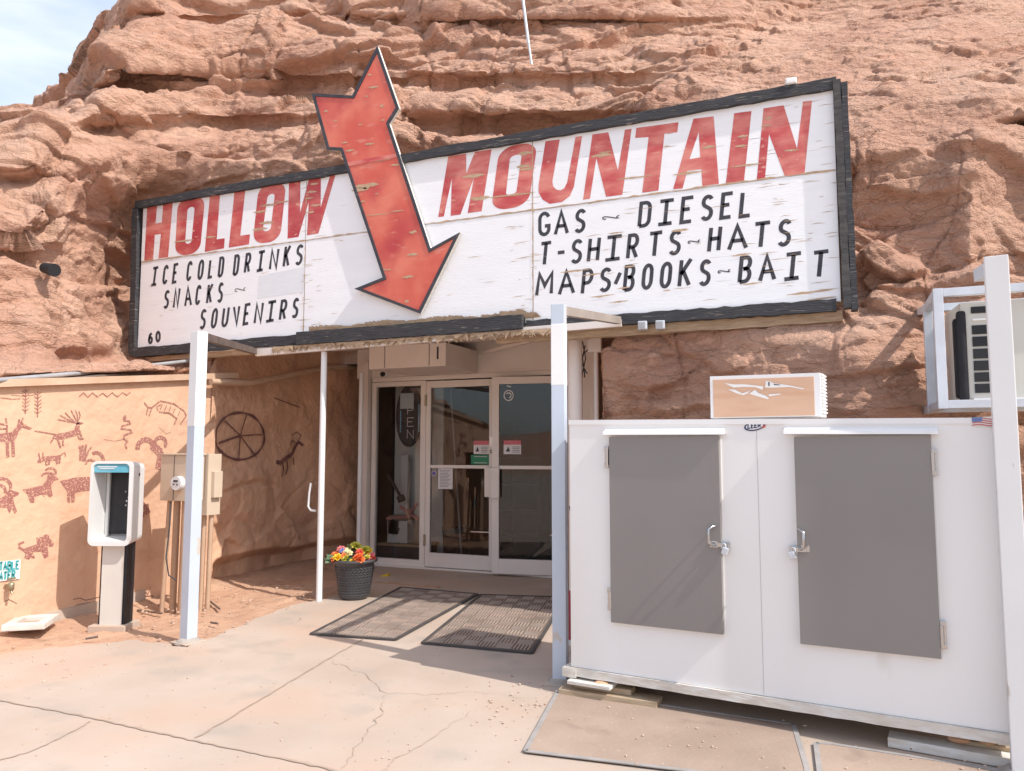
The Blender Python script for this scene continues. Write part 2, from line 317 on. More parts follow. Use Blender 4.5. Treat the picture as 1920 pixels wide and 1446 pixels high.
# ------------------------------------------------------------------ cliff
def catmull(P, n, axis):
    P = np.moveaxis(P, axis, 0); k = P.shape[0]; t = np.linspace(0, k-1, n); i = np.clip(t.astype(int), 0, k-2); f = (t-i)
    sh = (n,)+(1,)*(P.ndim-1); f = f.reshape(sh)
    p0 = P[np.maximum(i-1, 0)]; p1 = P[i]; p2 = P[i+1]; p3 = P[np.minimum(i+2, k-1)]
    tau = .38
    m1 = (p2-p0)*tau; m2 = (p3-p1)*tau
    o = (2*f**3-3*f**2+1)*p1+(f**3-2*f**2+f)*m1+(-2*f**3+3*f**2)*p2+(f**3-f**2)*m2
    return np.moveaxis(o, 0, axis)
def cliff():
    xs = [-900, -250, 40, 130, 190, 260, 420, 620, 850, 1100, 1350, 1500, 1620, 1740, 1830, 1950, 2500, 3200]
    # bottom -> top rows, (py, r) per column
    rs = lambda x: math.hypot(*F(min(max(x, 420), 2400), 450, 6.14)[:2])
    def main(x, d):
        b = rs(x); return [(py, b+q) for py, q in d]
    centre = [(830, .35), (700, .35), (620, .4), (520, .45), (430, .5), (345, .55), (300, .75), (262, .8), (240, 1.25), (222, 1.15), (205, 1.0), (178, 1.1), (168, 1.4), (150, 1.5), (128, 1.4), (90, 1.7), (62, 2.1), (45, 2.2), (28, 2.05), (-10, 2.4), (-90, 3.2), (-200, 5), (-330, 9)]
    c420 = [(745, .1), (695, .5), (655, .85), (540, .9), (440, .95), (345, .65), (300, .55), (262, .65), (240, 1.0), (226, 1.1), (208, .95), (178, 1.1), (168, 1.5), (150, 1.6), (128, 1.4), (85, 1.5), (55, 1.9), (40, 2.2), (15, 2.1), (-30, 2.6), (-100, 3.4), (-200, 5), (-330, 9)]
    rgt = [(840, .12), (720, .15), (640, .22), (560, .4), (470, .4), (380, .45), (320, .5), (270, .6), (240, .75), (220, .85), (200, .95), (178, 1.1), (160, 1.35), (140, 1.6), (115, 1.9), (85, 2.4), (60, 2.9), (40, 3.4), (15, 3.6), (-40, 4.4), (-120, 5.8), (-220, 8), (-330, 11)]
    cols = {
     -900: [(760, 6.3), (700, 6.6), (640, 6.7), (560, 6.8), (470, 6.9), (400, 7.0), (370, 7.2), (350, 7.6), (335, 8), (325, 8.4), (318, 9), (312, 9.6), (308, 10), (305, 11), (302, 12), (300, 13), (299, 14), (298, 15), (297, 16), (296, 17), (296, 18), (296, 20), (296, 22)],
     -250: [(735, 7.1), (690, 7.3), (640, 7.4), (560, 7.5), (470, 7.6), (390, 7.6), (340, 7.7), (310, 7.9), (290, 8.2), (282, 8.6), (276, 9), (270, 9.5), (267, 10), (265, 11), (263, 12), (262, 13), (261, 14), (261, 15), (260, 16), (260, 17), (260, 18), (260, 20), (260, 22)],
     40: [(738, 7.5), (692, 7.85), (640, 8.2), (560, 8.5), (460, 8.7), (440, 8.25), (400, 8.3), (345, 8.9), (315, 8.6), (280, 8.65), (258, 8.8), (240, 9.0), (226, 9.3), (218, 9.8), (213, 10.5), (210, 11.3), (209, 12), (208, 13), (207, 14), (207, 15), (207, 16), (207, 18), (207, 20)],
     130: [(732, 7.72), (690, 8.2), (660, 8.6), (590, 8.95), (480, 9.1), (400, 9.1), (345, 8.85), (300, 8.8), (270, 9.1), (250, 9.2), (230, 9.2), (210, 9.4), (196, 9.8), (186, 10.4), (181, 11), (178, 12), (176, 13), (175, 14), (175, 15), (175, 16), (175, 17), (175, 19), (175, 21)],
     190: [(730, 7.85), (690, 8.4), (664, 9.0), (595, 9.55), (480, 9.65), (400, 9.6), (345, 9.15), (300, 8.95), (266, 9.3), (240, 9.7), (215, 9.3), (182, 9.3), (170, 9.9), (152, 9.9), (135, 9.6), (112, 9.9), (100, 10.4), (92, 11), (88, 11.8), (86, 12.6), (85, 14), (85, 17), (85, 21)],
     260: [(730, 8.0), (690, 8.5), (660, 9.4), (570, 10.15), (480, 10.2), (400, 10.0), (335, 9.55), (275, 9.4), (246, 9.75), (230, 9.7), (212, 9.6), (180, 9.7), (168, 10.1), (152, 10.2), (130, 9.7), (90, 9.9), (60, 10.1), (38, 10.3), (8, 10.3), (-25, 11.0), (-50, 12), (-70, 14), (-80, 19)],
     420: main(420, c420), 620: main(620, c420), 850: main(850, centre), 1100: main(1100, centre),
     1350: main(1350, [(a*.6+c*.4, b*.6+d*.4-(.12 if a > 600 else 0)) for (a, b), (c, d) in zip(centre, rgt)]),
     1500: main(1500, [(a, b-(.16 if a > 600 else 0)) for a, b in rgt]), 1620: main(1620, [(a, b-(.30 if a > 600 else 0)) for a, b in rgt]), 1740: main(1740, [(a, b+(.0 if a > 230 else 0)) for a, b in rgt]),
     1830: main(1830, [(a, b-(.12 if 230 < a < 560 else 0)) for a, b in rgt]),
     1950: main(1950, [(a, b+(.45 if 230 < a < 640 else .1)) for a, b in rgt]),
     2500: main(2400, [(a, b+.3) for a, b in rgt]), 3200: main(2400, [(a, b+.2) for a, b in rgt]),
    }
    cols[-900] = [(py, r*2.6) for py, r in cols[-900]]; cols[-250] = [(py, r*1.22) for py, r in cols[-250]]
    for x in cols: cols[x] = [(1260, cols[x][0][1]+(.9 if x < 600 else .02))]+cols[x]       # carry the face down into the ground
    P = np.array([[RH(x, py, r) for (py, r) in cols[x]] for x in xs])
    # lengths -> non uniform column density (dense inside the frame)
    NU, NV = 980, 740
    kx = np.arange(len(xs)); dens = np.interp(np.linspace(0, 1, NU), np.cumsum([0]+[.25, .5, 1.2, .5, .4, .5, 1.1, 1.35, 1.5, 1.6, 1.6, .95, .75, .8, .6, .8, 1.1, .25])[:-1]/np.cumsum([.25, .5, 1.2, .5, .4, .5, 1.1, 1.35, 1.5, 1.6, 1.6, .95, .75, .8, .6, .8, 1.1])[-1], kx)
    def at(P, t, axis):
        P = np.moveaxis(P, axis, 0); k = P.shape[0]; i = np.clip(t.astype(int), 0, k-2); f = (t-i).reshape((-1,)+(1,)*(P.ndim-1))
        p0 = P[np.maximum(i-1, 0)]; p1 = P[i]; p2 = P[i+1]; p3 = P[np.minimum(i+2, k-1)]; m1 = (p2-p0)*.36; m2 = (p3-p1)*.36
        return np.moveaxis((2*f**3-3*f**2+1)*p1+(f**3-2*f**2+f)*m1+(-2*f**3+3*f**2)*p2+(f**3-f**2)*m2, 0, axis)
    Q = at(P, dens, 0)
    # row param by mean arc length
    Lr = np.r_[0, np.cumsum(np.maximum(.12, np.median(np.linalg.norm(np.diff(P[3:15], axis=1), axis=2), axis=0)))]
    tv = np.interp(np.linspace(0, Lr[-3], NV), Lr, np.arange(len(Lr)))
    Q = at(Q, tv, 1)                                       # NU x NV x 3
    du = np.gradient(Q, axis=0); dv = np.gradient(Q, axis=1); N = np.cross(du, dv); N /= np.linalg.norm(N, axis=2)[..., None]+1e-9
    # smooth the normals a little so that undercuts do not fold
    out = -np.stack([Q[..., 0], Q[..., 1], 0*Q[..., 0]], 2); out /= np.linalg.norm(out, axis=2)[..., None]
    N = np.where((N*out).sum(2)[..., None] < 0, -N, N); N = N*.55+out*.6; N /= np.linalg.norm(N, axis=2)[..., None]
    p = Q.reshape(-1, 3); n = N.reshape(-1, 3)
    warp = np.stack([fbm(p*.7+3, 3), fbm(p*.7+31, 3), fbm(p*.6+57, 3)], 1)
    rightness = np.clip((p[:, 0]-.05*p[:, 1]+4.2)/4.2, 0, 1)*np.clip((p[:, 2]-3.2)/1.5, .0, 1)      # dusty slope: smoother
    blk = np.clip(1-rightness*.85, .15, 1)
    d = .15*fbm(p*np.array([.5, .5, .6])+5, 3)
    pw = p+warp*np.array([.35, .35, .16])+.07*np.stack([fbm(p*2.5+201, 3), fbm(p*2.5+233, 3), fbm(p*2.5+271, 3)], 1)
    v, e = cells(pw*np.array([.5, .5, 1.15]), .30, .17, .06); d += blk*(v-.05*np.exp(-e*34))
    v, e = cells(pw*np.array([1.2, 1.2, 2.7])+9, .17, .12, .08); m2 = np.clip(.55+1.7*fbm(p*.6+77, 3), .1, 1); d += (.35+.65*blk)*m2*(v-.045*np.exp(-e*30))
    v, e = cells(pw*np.array([3.0, 3.0, 6.6])+31, .065, .05, .13); m4 = np.clip(.35+1.9*fbm(p*1.1+210, 3), .05, 1); d += m4*(v-.022*np.exp(-e*22))
    v, e = cells(pw*np.array([7.5, 7.5, 14.])+57, .030, .026, .25); m5 = np.clip(.3+2.0*fbm(p*1.5+310, 3), .0, 1); d += m5*v
    v, e = cells((p+warp*.25)*np.array([1.35, 1.35, .42])+83, .07, .05, .05); d += blk*m2*(v-.05*np.exp(-e*40))
    zz = p[:, 2]+warp[:, 2]*.45+.05*p[:, 0]; m3 = np.clip(.30+1.9*fbm(p*np.array([.45, .45, .9])+140, 3), 0, 1)
    q = np.stack([.25*p[:, 0], .25*p[:, 1], zz*4.2], 1); d += .05*np.tanh(perlin(q)*5)*(.3+.7*blk)*m3
    q = np.stack([.5*p[:, 0], .5*p[:, 1], zz*16], 1); d += .016*np.tanh(perlin(q)*4)*m3
    d += .028*fbm(p*2.3+11, 4, ridge=True)+.026*fbm(p*np.array([5, 5, 7.]), 5, .6)+.016*np.abs(fbm(p*np.array([15, 15, 20.]), 4, .65))
    low = np.clip((2.6-p[:, 2])/.8, 0, 1)*np.clip((p[:, 0]+3)/1, 0, 1); d *= 1-.40*low; d = d-(d+.02)*.85*np.clip((2.55-p[:, 2])/.4, 0, 1)*np.clip((-4.5-p[:, 0])/.5, 0, 1)
    p = p+n*d[:, None]
    az_v = np.degrees(np.arctan2(p[:, 0], p[:, 1])); beh = (p[:, 2] < 2.06+np.clip(p[:, 1]-3.94, -2, 2.4)*.116) & (p[:, 0] < -4.2) & (p[:, 1] < 7.6); p[:, 0] = np.where(beh, np.minimum(p[:, 0], -6.4), p[:, 0])      # stay behind the stucco wall
    idx = np.arange(NU*NV).reshape(NU, NV)
    f = np.stack([idx[:-1, :-1], idx[1:, :-1], idx[1:, 1:], idx[:-1, 1:]], 2).reshape(-1, 4)
    c = p[f].mean(1); az = az_v[f].max(1)          # leave the doorway recess open
    a0 = math.degrees(math.atan2(-5.72, 6.2)); a1 = math.degrees(math.atan2(-1.86, 6.45))
    hole = (az > a0) & (az < a1) & (c[:, 2] < 2.88)
    f = f[~hole & ~(beh[f].any(1) & (az > -43.6))]
    me = bpy.data.meshes.new('cliff'); me.vertices.add(len(p)); me.vertices.foreach_set('co', p.ravel().astype(np.float32))
    me.loops.add(f.size); me.loops.foreach_set('vertex_index', f.ravel().astype(np.int32))
    me.polygons.add(len(f)); me.polygons.foreach_set('loop_start', np.arange(0, f.size, 4, dtype=np.int32)); me.polygons.foreach_set('loop_total', np.full(len(f), 4, np.int32))
    me.polygons.foreach_set('use_smooth', np.ones(len(f), bool)); me.materials.append(M['rock']); me.update(calc_edges=True); me.validate()
    o = bpy.data.objects.new('cliff', me); COL.objects.link(o); setp(o, kind='structure'); return o
cliff()
cb_ = MB(); cb_.hexa([(-10, 4.6, -.2), (-6.42, 4.6, -.2), (-6.42, 6.9, -.2), (-10, 6.9, -.2)], [(-10, 4.6, 2.0), (-6.42, 4.6, 2.0), (-6.42, 6.9, 2.22), (-10, 6.9, 2.22)]); cb_.hexa([(-8.5, 6.3, 2.1), (-6.25, 6.3, 2.1), (-6.25, 7.6, 2.1), (-8.5, 7.6, 2.1)], [(-8.5, 6.3, 3.2), (-6.25, 6.3, 3.2), (-6.25, 7.6, 3.2), (-8.5, 7.6, 3.2)]); setp(cb_.build('cliff_base', 'rock'), kind='structure')

# ------------------------------------------------------------------ ground
def surf_grid(name, m, xr, yr, nx, ny, fn, kind='structure'):
    xs = np.linspace(*xr, nx); ys = np.linspace(*yr, ny); X, Y = np.meshgrid(xs, ys, indexing='ij'); Z = fn(X, Y)
    mb = MB(); idx = np.arange(nx*ny).reshape(nx, ny)
    mb.v = [tuple(t) for t in np.stack([X, Y, Z], 2).reshape(-1, 3)]
    mb.f = [tuple(t) for t in np.stack([idx[:-1, :-1], idx[1:, :-1], idx[1:, 1:], idx[:-1, 1:]], 2).reshape(-1, 4)]; mb.sm = [True]*len(mb.f)
    return setp(mb.build(name, m), kind=kind)
g = MB(); g.add([(-600, -600, -.06), (600, -600, -.06), (600, 600, -.06), (-600, 600, -.06)], [(0, 1, 2, 3)])
setp(g.build('ground', 'dirt'), kind='structure')
hl = MB(); K = 72                                                    # far mesas out of view, added for the door glass to reflect
for rr, hh, sd in ((320, 10, 0),):
    ring = [(rr*math.cos(a), rr*math.sin(a)) for a in np.linspace(0, 2*math.pi, K, endpoint=False)]
    hs_ = [hh*(.45+.5*abs(math.sin(i*.37+sd))+.25*math.sin(i*1.3)) for i in range(K)]
    vs = [(x, y, -1) for x, y in ring]+[(x*1.08, y*1.08, h) for (x, y), h in zip(ring, hs_)]+[(x*1.5, y*1.5, h*1.1) for (x, y), h in zip(ring, hs_)]
    hl.add(vs, [(i, (i+1) % K, (i+1) % K+K, i+K) for i in range(K)]+[(i+K, (i+1) % K+K, (i+1) % K+2*K, i+2*K) for i in range(K)])
setp(hl.build('reflected_hills', 'rock'), kind='structure')
# concrete apron, drawn as polygons with its irregular back edge along the dirt strip
edge_px = [(-160, 1250), (-60, 1236), (0, 1226), (90, 1215), (170, 1208), (250, 1200), (300, 1206), (345, 1214), (395, 1196), (440, 1177), (500, 1152), (560, 1131), (605, 1124), (640, 1112), (672, 1090)]
def wiggle(pts, k=5, amp=.03):
    o = []
    for a, b in zip(pts[:-1], pts[1:]):
        for i in range(k): t = i/k; o.append(np.array(a)*(1-t)+np.array(b)*t+np.array([random.uniform(-amp, amp), random.uniform(-amp, amp), 0]))
    o.append(np.array(pts[-1])); return o
ed = wiggle([G(*p) for p in edge_px], 6, .022)
apron = MB(); apron.poly([(30, -30, 0), (30, 4.9, 0), (1.5, 5.6, 0), (-1.7, 6.6, 0), (-2.2, 8.6, 0), (-5.9, 8.9, 0)]+ed[::-1]+[(-12, 3.2, 0), (-30, 0, 0), (-30, -30, 0)], n=(0, 0, 1), t=.05)
setp(apron.build('concrete_apron', 'concrete'), kind='structure')
# dirt strip between apron and wall
def dirt_z(X, Y):
    p = np.stack([X.ravel(), Y.ravel(), 0*X.ravel()], 1); z = -.018+.03*fbm(p*1.6, 4)+.012*fbm(p*7, 3)
    z += .05*np.clip((-5.75-p[:, 0])/.3, 0, 1)+.03*np.clip((p[:, 1]-5.6)/.9, 0, 1)
    xe_ = np.interp(p[:, 1], [ed[-1][1], 8.9], [ed[-1][0], -5.9]); z = np.where((p[:, 1] > ed[-1][1]) & (p[:, 0] > xe_+.015), np.minimum(z, -.012), z)
    # stay below the concrete in front of the ragged edge
    epx = np.array(ed); e = np.interp(p[:, 0], epx[:, 0], epx[:, 1]); z = np.where(p[:, 1] < e-.015, np.minimum(z, -.012), z)
    return z.reshape(X.shape)
surf_grid('dirt_strip', 'dirt', (-6.5, -3.9), (2.2, 8.9), 150, 300, dirt_z)
# joints of the slabs: thin earth-filled strips
jt = MB()
def joint(pxs, w):
    pts = wiggle([G(*p, .004) for p in pxs], 8, .006); jt.ribbon([(a, b, .004) for a, b, c in pts], [w*random.uniform(.6, 1.3) for _ in pts], (0, 0, 1))
joint([(-60, 1302), (60, 1324), (160, 1343), (255, 1364), (355, 1386), (470, 1410), (560, 1428), (660, 1452)], .016)
joint([(365, 1384), (450, 1334), (520, 1292), (600, 1244), (672, 1203), (742, 1163)], .014)
joint([(170, 1352), (110, 1385), (60, 1408), (-40, 1436)], .008)
setp(jt.build('concrete_joint', 'joint'), kind='structure')
ck = MB()
def crack(pxs, w):
    pts = wiggle([G(*p, .004) for p in pxs], 7, .018); ck.ribbon([(a, b, .0045) for a, b, c in pts], [w*random.uniform(.3, 1.2) for _ in pts], (0, 0, 1))
crack([(620, 1240), (680, 1262), (725, 1300), (712, 1340), (670, 1400), (640, 1440)], .005)
crack([(725, 1298), (800, 1302), (880, 1296), (1000, 1310)], .0035); crack([(885, 1334), (820, 1376), (740, 1425), (715, 1446)], .004)
mat('crack_dirt', (.41, .315, .245), .95, (.44, .345, .27), 14)
setp(ck.build('concrete_crack', 'crack_dirt'), kind='structure')
# scattered gravel
def pebbles():
    mb = MB(); rnd = random.Random(4)
    def stone(x, y, z, s):
        bm = bmesh.new(); bmesh.ops.create_icosphere(bm, subdivisions=1, radius=1)
        q = Matrix.Rotation(rnd.random()*6, 3, 'Z'); sc = (s*rnd.uniform(.7, 1.4), s*rnd.uniform(.7, 1.2), s*rnd.uniform(.4, .8))
        bm.verts.index_update(); mb.add([q @ Vector((v.co.x*sc[0]*rnd.uniform(.8, 1.15), v.co.y*sc[1]*rnd.uniform(.8, 1.15), v.co.z*sc[2]))+Vector((x, y, z+sc[2]*.4)) for v in bm.verts], [[v.index for v in f.verts] for f in bm.faces]); bm.free()
    for _ in range(420):
        y = rnd.uniform(3.2, 6.7); x = rnd.uniform(-6.0, -4.6) if rnd.random() < .75 else rnd.uniform(-5.9, -4.2)
        stone(x, y, 0.0 if y < 5 else .02, rnd.choice([.004, .005, .006, .008, .014]))
    for _ in range(110):
        p = G(rnd.gauss(1040, 90), rnd.gauss(1318, 26)); stone(p[0], p[1], .004, rnd.choice([.004, .005, .007, .009]))
    for _ in range(70):
        p = G(rnd.uniform(1050, 1900), rnd.uniform(1310, 1450)); stone(p[0], p[1], .014, rnd.choice([.003, .004, .006, .008]))
    for _ in range(90):
        p = G(rnd.uniform(0, 1000), rnd.uniform(1200, 1446)); stone(p[0], p[1], .002, rnd.choice([.003, .004, .006]))
    o = mb.build('gravel', 'pebble'); setp(o, 'loose pebbles strewn over the dirt and concrete', 'gravel', kind='stuff')
pebbles()

# ------------------------------------------------------------------ stucco wall with rock-art paintings
WX = -6.1
wall = thing('stucco_wall', 'peach stucco wall painted with rock-art animals below the sunlit ledge', 'wall', (WX, 4.5, 0))
def wtop(y): return 1.955+(y-3.94)*.116
w = MB(); ys = np.linspace(3.1, 6.24, 40)
rng = np.random.RandomState(3)
for a, b in zip(ys[:-1], ys[1:]):
    w.add([(WX, a, -.1), (WX, b, -.1), (WX, b, wtop(b)), (WX, a, wtop(a))], [(0, 1, 2, 3)])
w.add([(WX, ys[0], -.1), (WX-.35, ys[0], -.1), (WX-.35, ys[0], wtop(ys[0])), (WX, ys[0], wtop(ys[0]))], [(0, 3, 2, 1)])
w.build('wall_face', 'stucco', wall)
cp = MB(); cp.hexa([(WX-.75, 3.1, wtop(3.1)), (WX+.055, 3.1, wtop(3.1)), (WX+.055, 6.5, wtop(6.5)), (WX-.75, 6.5, wtop(6.5))], [(WX-.75, 3.1, wtop(3.1)+.06), (WX+.055, 3.1, wtop(3.1)+.06), (WX+.055, 6.5, wtop(6.5)+.06), (WX-.75, 6.5, wtop(6.5)+.06)])
cp.build('coping', 'coping', wall)
ft = MB(); ft.hexa([(WX-.1, 4.35, -.1), (WX+.03, 4.35, -.1), (WX+.03, 5.4, -.1), (WX-.1, 5.4, -.1)], [(WX-.1, 4.35, .10), (WX+.02, 4.35, .10), (WX+.02, 5.4, .13), (WX-.1, 5.4, .13)]); ft.build('footing', 'concrete', wall)
def crop(pts): return [(x/2.89, y/2.89+720) for x, y in pts]
def wpt(p, off=.003): q = X_(p[0], p[1], WX); return (WX+off, q[1], q[2])
NX = (1, 0, 0)
def draw(name, polys=(), strokes=(), m='paint_brown', raw=False, speck=True):
    mb = MB(); sc = 1 if raw else 1/2.89
    for pl in polys:
        pp = pl if raw else crop(pl); mb.poly([wpt(p) for p in pp], n=NX)
    for k, (pts, wd) in enumerate(strokes):
        pp = pts if raw else crop(pts); q = [wpt(p, .0036+.0004*(k % 4)) for p in pp]
        mb.ribbon(q, wd*sc*6.9/FPX*1.15, NX)
    return mb.build(name, m, wall)
def arcp(cx, cy, rx, ry, a0, a1, n=10): return [(cx+rx*math.cos(R(a0+(a1-a0)*i/n)), cy+ry*math.sin(R(a0+(a1-a0)*i/n))) for i in range(n+1)]
for cx, y0, y1 in ((138, 28, 162), (204, 40, 180)):
    st = [([(cx, y0), (cx-2, y1)], 5)]
    for i in range(6):
        y = y0+8+i*20; st += [([(cx, y+14), (cx-19, y)], 3), ([(cx, y+11), (cx+19, y-4)], 3)]
    draw('tree_painting', strokes=st)
draw('zigzag_painting', strokes=[([(428, 68), (452, 48), (475, 72), (500, 48), (527, 70), (555, 50), (580, 70), (607, 48), (635, 70), (665, 46), (685, 62), (705, 46)], 5)])
draw('elk_painting', [[(298, 272), (350, 264), (400, 250), (412, 215), (428, 208), (432, 250), (440, 262), (428, 276), (398, 284), (340, 300), (304, 303), (285, 288)], [(408, 204), (430, 206), (455, 212), (440, 220), (412, 220)]],
     [([(412, 210), (370, 205), (310, 192)], 5), ([(408, 206), (370, 195), (325, 170)], 5), ([(405, 208), (375, 180), (352, 155)], 5), ([(414, 206), (398, 170), (384, 143)], 5), ([(418, 206), (418, 170), (408, 143)], 5), ([(420, 206), (434, 172), (426, 148)], 5),
      ([(294, 285), (272, 320)], 7), ([(310, 298), (328, 346)], 8), ([(338, 295), (342, 336)], 8), ([(418, 268), (428, 298), (440, 300)], 7), ([(430, 262), (444, 296), (452, 298)], 7), ([(300, 274), (245, 264), (186, 254)], 4)])
draw('horse_painting', [[(-40, 275), (60, 262), (88, 234), (97, 205), (106, 204), (120, 210), (150, 230), (174, 238), (160, 249), (118, 236), (100, 262), (86, 298), (60, 318), (-40, 308)]],
     [([(102, 208), (102, 188)], 8), ([(115, 210), (124, 185)], 7), ([(38, 310), (41, 396)], 13), ([(68, 308), (71, 393)], 13), ([(30, 185), (37, 225), (35, 262)], 7), ([(-20, 214), (36, 222)], 6), ([(-20, 240), (38, 243)], 6)])
draw('bull_painting', [[(230, 394), (325, 386), (330, 412), (300, 416), (240, 416), (222, 428), (203, 428), (202, 414), (222, 402)]],
     [([(214, 404), (209, 376)], 6), ([(230, 396), (232, 372)], 6), ([(325, 390), (345, 372), (352, 376), (352, 394)], 4), ([(248, 412), (251, 441)], 9), ([(268, 412), (262, 438)], 9), ([(304, 412), (308, 434)], 9), ([(322, 410), (320, 430)], 9)])
draw('hand_painting', [[(430, 365), (468, 372), (482, 366), (462, 420), (428, 418)]], [([(433, 368), (430, 335)], 10), ([(446, 368), (446, 330)], 11), ([(458, 370), (466, 328)], 11), ([(470, 376), (496, 338)], 9)])
draw('ram_painting', [[(325, 526), (400, 508), (520, 500), (560, 540), (520, 578), (463, 578), (405, 588), (402, 640), (386, 642), (384, 596), (378, 645), (364, 640), (362, 580), (340, 550)]],
     [(arcp(520, 420, 40, 48, -120, 35), 16), (arcp(490, 440, 28, 28, -170, -20), 11), ([(765, 640), (800, 690), (765, 715)], 22)])
draw('goat_painting', [[(120, 572), (150, 568), (230, 550), (252, 520), (258, 492), (290, 488), (318, 518), (290, 526), (276, 556), (284, 606), (268, 614), (250, 596), (238, 612), (226, 598), (186, 612), (184, 644), (162, 642), (154, 612), (148, 600), (138, 588)]],
     [(arcp(262, 500, 36, 18, -180, -20, 8), 8), (arcp(272, 480, 30, 24, -150, 20, 9), 9)])
draw('ibex_painting', [[(-30, 640), (24, 606), (40, 580), (66, 578), (102, 588), (100, 602), (70, 614), (76, 650), (92, 690), (80, 704), (62, 672), (52, 704), (36, 670), (-30, 668)]],
     [(arcp(10, 560, 48, 48, -140, 20, 10), 13), (arcp(0, 580, 28, 30, -150, 20, 9), 11)])
draw('dog_painting', [[(120, 896), (200, 868), (196, 834), (226, 830), (244, 813), (264, 820), (266, 836), (292, 862), (286, 880), (258, 884), (262, 936), (240, 946), (222, 908), (174, 912), (190, 945), (168, 944), (154, 952), (130, 944), (138, 918), (122, 905)]],
     [([(124, 898), (102, 886), (104, 866), (130, 856)], 9)])
draw('bighorn_painting', [[(812, 352), (820, 322), (846, 322), (878, 350), (890, 384), (872, 468), (838, 458), (852, 392), (836, 372)]],
     [(arcp(790, 345, 45, 48, -190, -20, 12), [34 and 26]*13), (arcp(868, 320, 32, 34, -170, 40, 10), 20)]) if False else draw('bighorn_painting', [[(812, 352), (820, 322), (846, 322), (878, 350), (890, 384), (872, 468), (838, 458), (852, 392), (836, 372)]],
     [(arcp(788, 348, 44, 46, -190, -20, 12), 26), (arcp(868, 322, 30, 32, -170, 40, 10), 20)])
draw('snake_painting', [[(664, 190), (668, 172), (680, 168), (686, 184), (676, 200)]], [([(668, 198), (700, 202), (704, 216), (660, 228), (656, 242), (704, 248), (714, 262), (672, 280), (668, 296), (690, 312), (676, 330), (686, 352)], 8)])
draw('cow_painting', strokes=[([(270, 755), (277, 764), (284, 765), (300, 752), (325, 757), (345, 771), (349, 780), (343, 788), (338, 796)], 2.6), ([(284, 765), (279, 780)], 2.6), ([(277, 764), (274, 778)], 2.2), ([(298, 772), (318, 775), (331, 785), (326, 796)], 2.6), ([(296, 770), (293, 764), (302, 758)], 1.8),
     ([(300, 768), (304, 758)], 1.6), ([(308, 770), (312, 760)], 1.6), ([(316, 772), (320, 762)], 1.6), ([(324, 776), (328, 766)], 1.6), ([(333, 780), (337, 771)], 1.6)], raw=True)
draw('plaster_crack', strokes=[([(395, 1168), (432, 1160), (462, 1172), (500, 1164), (552, 1150)], 3), ([(410, 1198), (468, 1186), (540, 1182)], 2.2), ([(60, 60), (120, 66), (190, 58)], 1.6), ([(730, 1165), (772, 1150), (830, 1148)], 3.5), ([(780, 1120), (800, 1140), (815, 1100)], 2.5), ([(20, 1180), (48, 1168), (90, 1190)], 2), ([(560, 300), (620, 310), (690, 296)], 1.4), ([(860, 235), (900, 270), (925, 262)], 1.4)], m='paint_dark')
draw('branch_painting', strokes=[([(0, 74), (60, 82), (110, 80)], 3)])

# ------------------------------------------------------------------ plastered rock wall of the alcove, with wheel and ibex
def ax(y, z):
    p = np.stack([0*np.asarray(y, float).ravel(), np.asarray(y, float).ravel(), np.asarray(z, float).ravel()], 1)
    x = -6.12+.08*fbm(p*np.array([1, .8, .8])+2, 3)+.045*fbm(p*2.2+8, 4)+.016*fbm(p*7, 4)+.03*np.tanh(6*perlin(p*1.1+21))
    v, e = cells(p*np.array([1, 1.7, 1.9])+.25*np.stack([fbm(p*2+61, 3)]*3, 1)+4, .06, .045, .2); lowm = np.clip((1.25-p[:, 2])/.25, .12, 1); x = x+lowm*(v-.022*np.exp(-e*16))
    x = x-.05*np.exp(-((p[:, 2]-(1.08-.35*(p[:, 1]-6.95)**2))/.03)**2)*np.clip(1-np.abs(p[:, 1]-6.95)/.8, 0, 1)
    x = x-.16*np.clip((.30-p[:, 2]+.06*perlin(p*2.0))/.10, 0, 1)*np.clip((p[:, 1]-6.25)/.15, 0, 1)
    x = x+np.clip((p[:, 1]-7.6)/1.2, 0, 1)*.30-.03
    return x
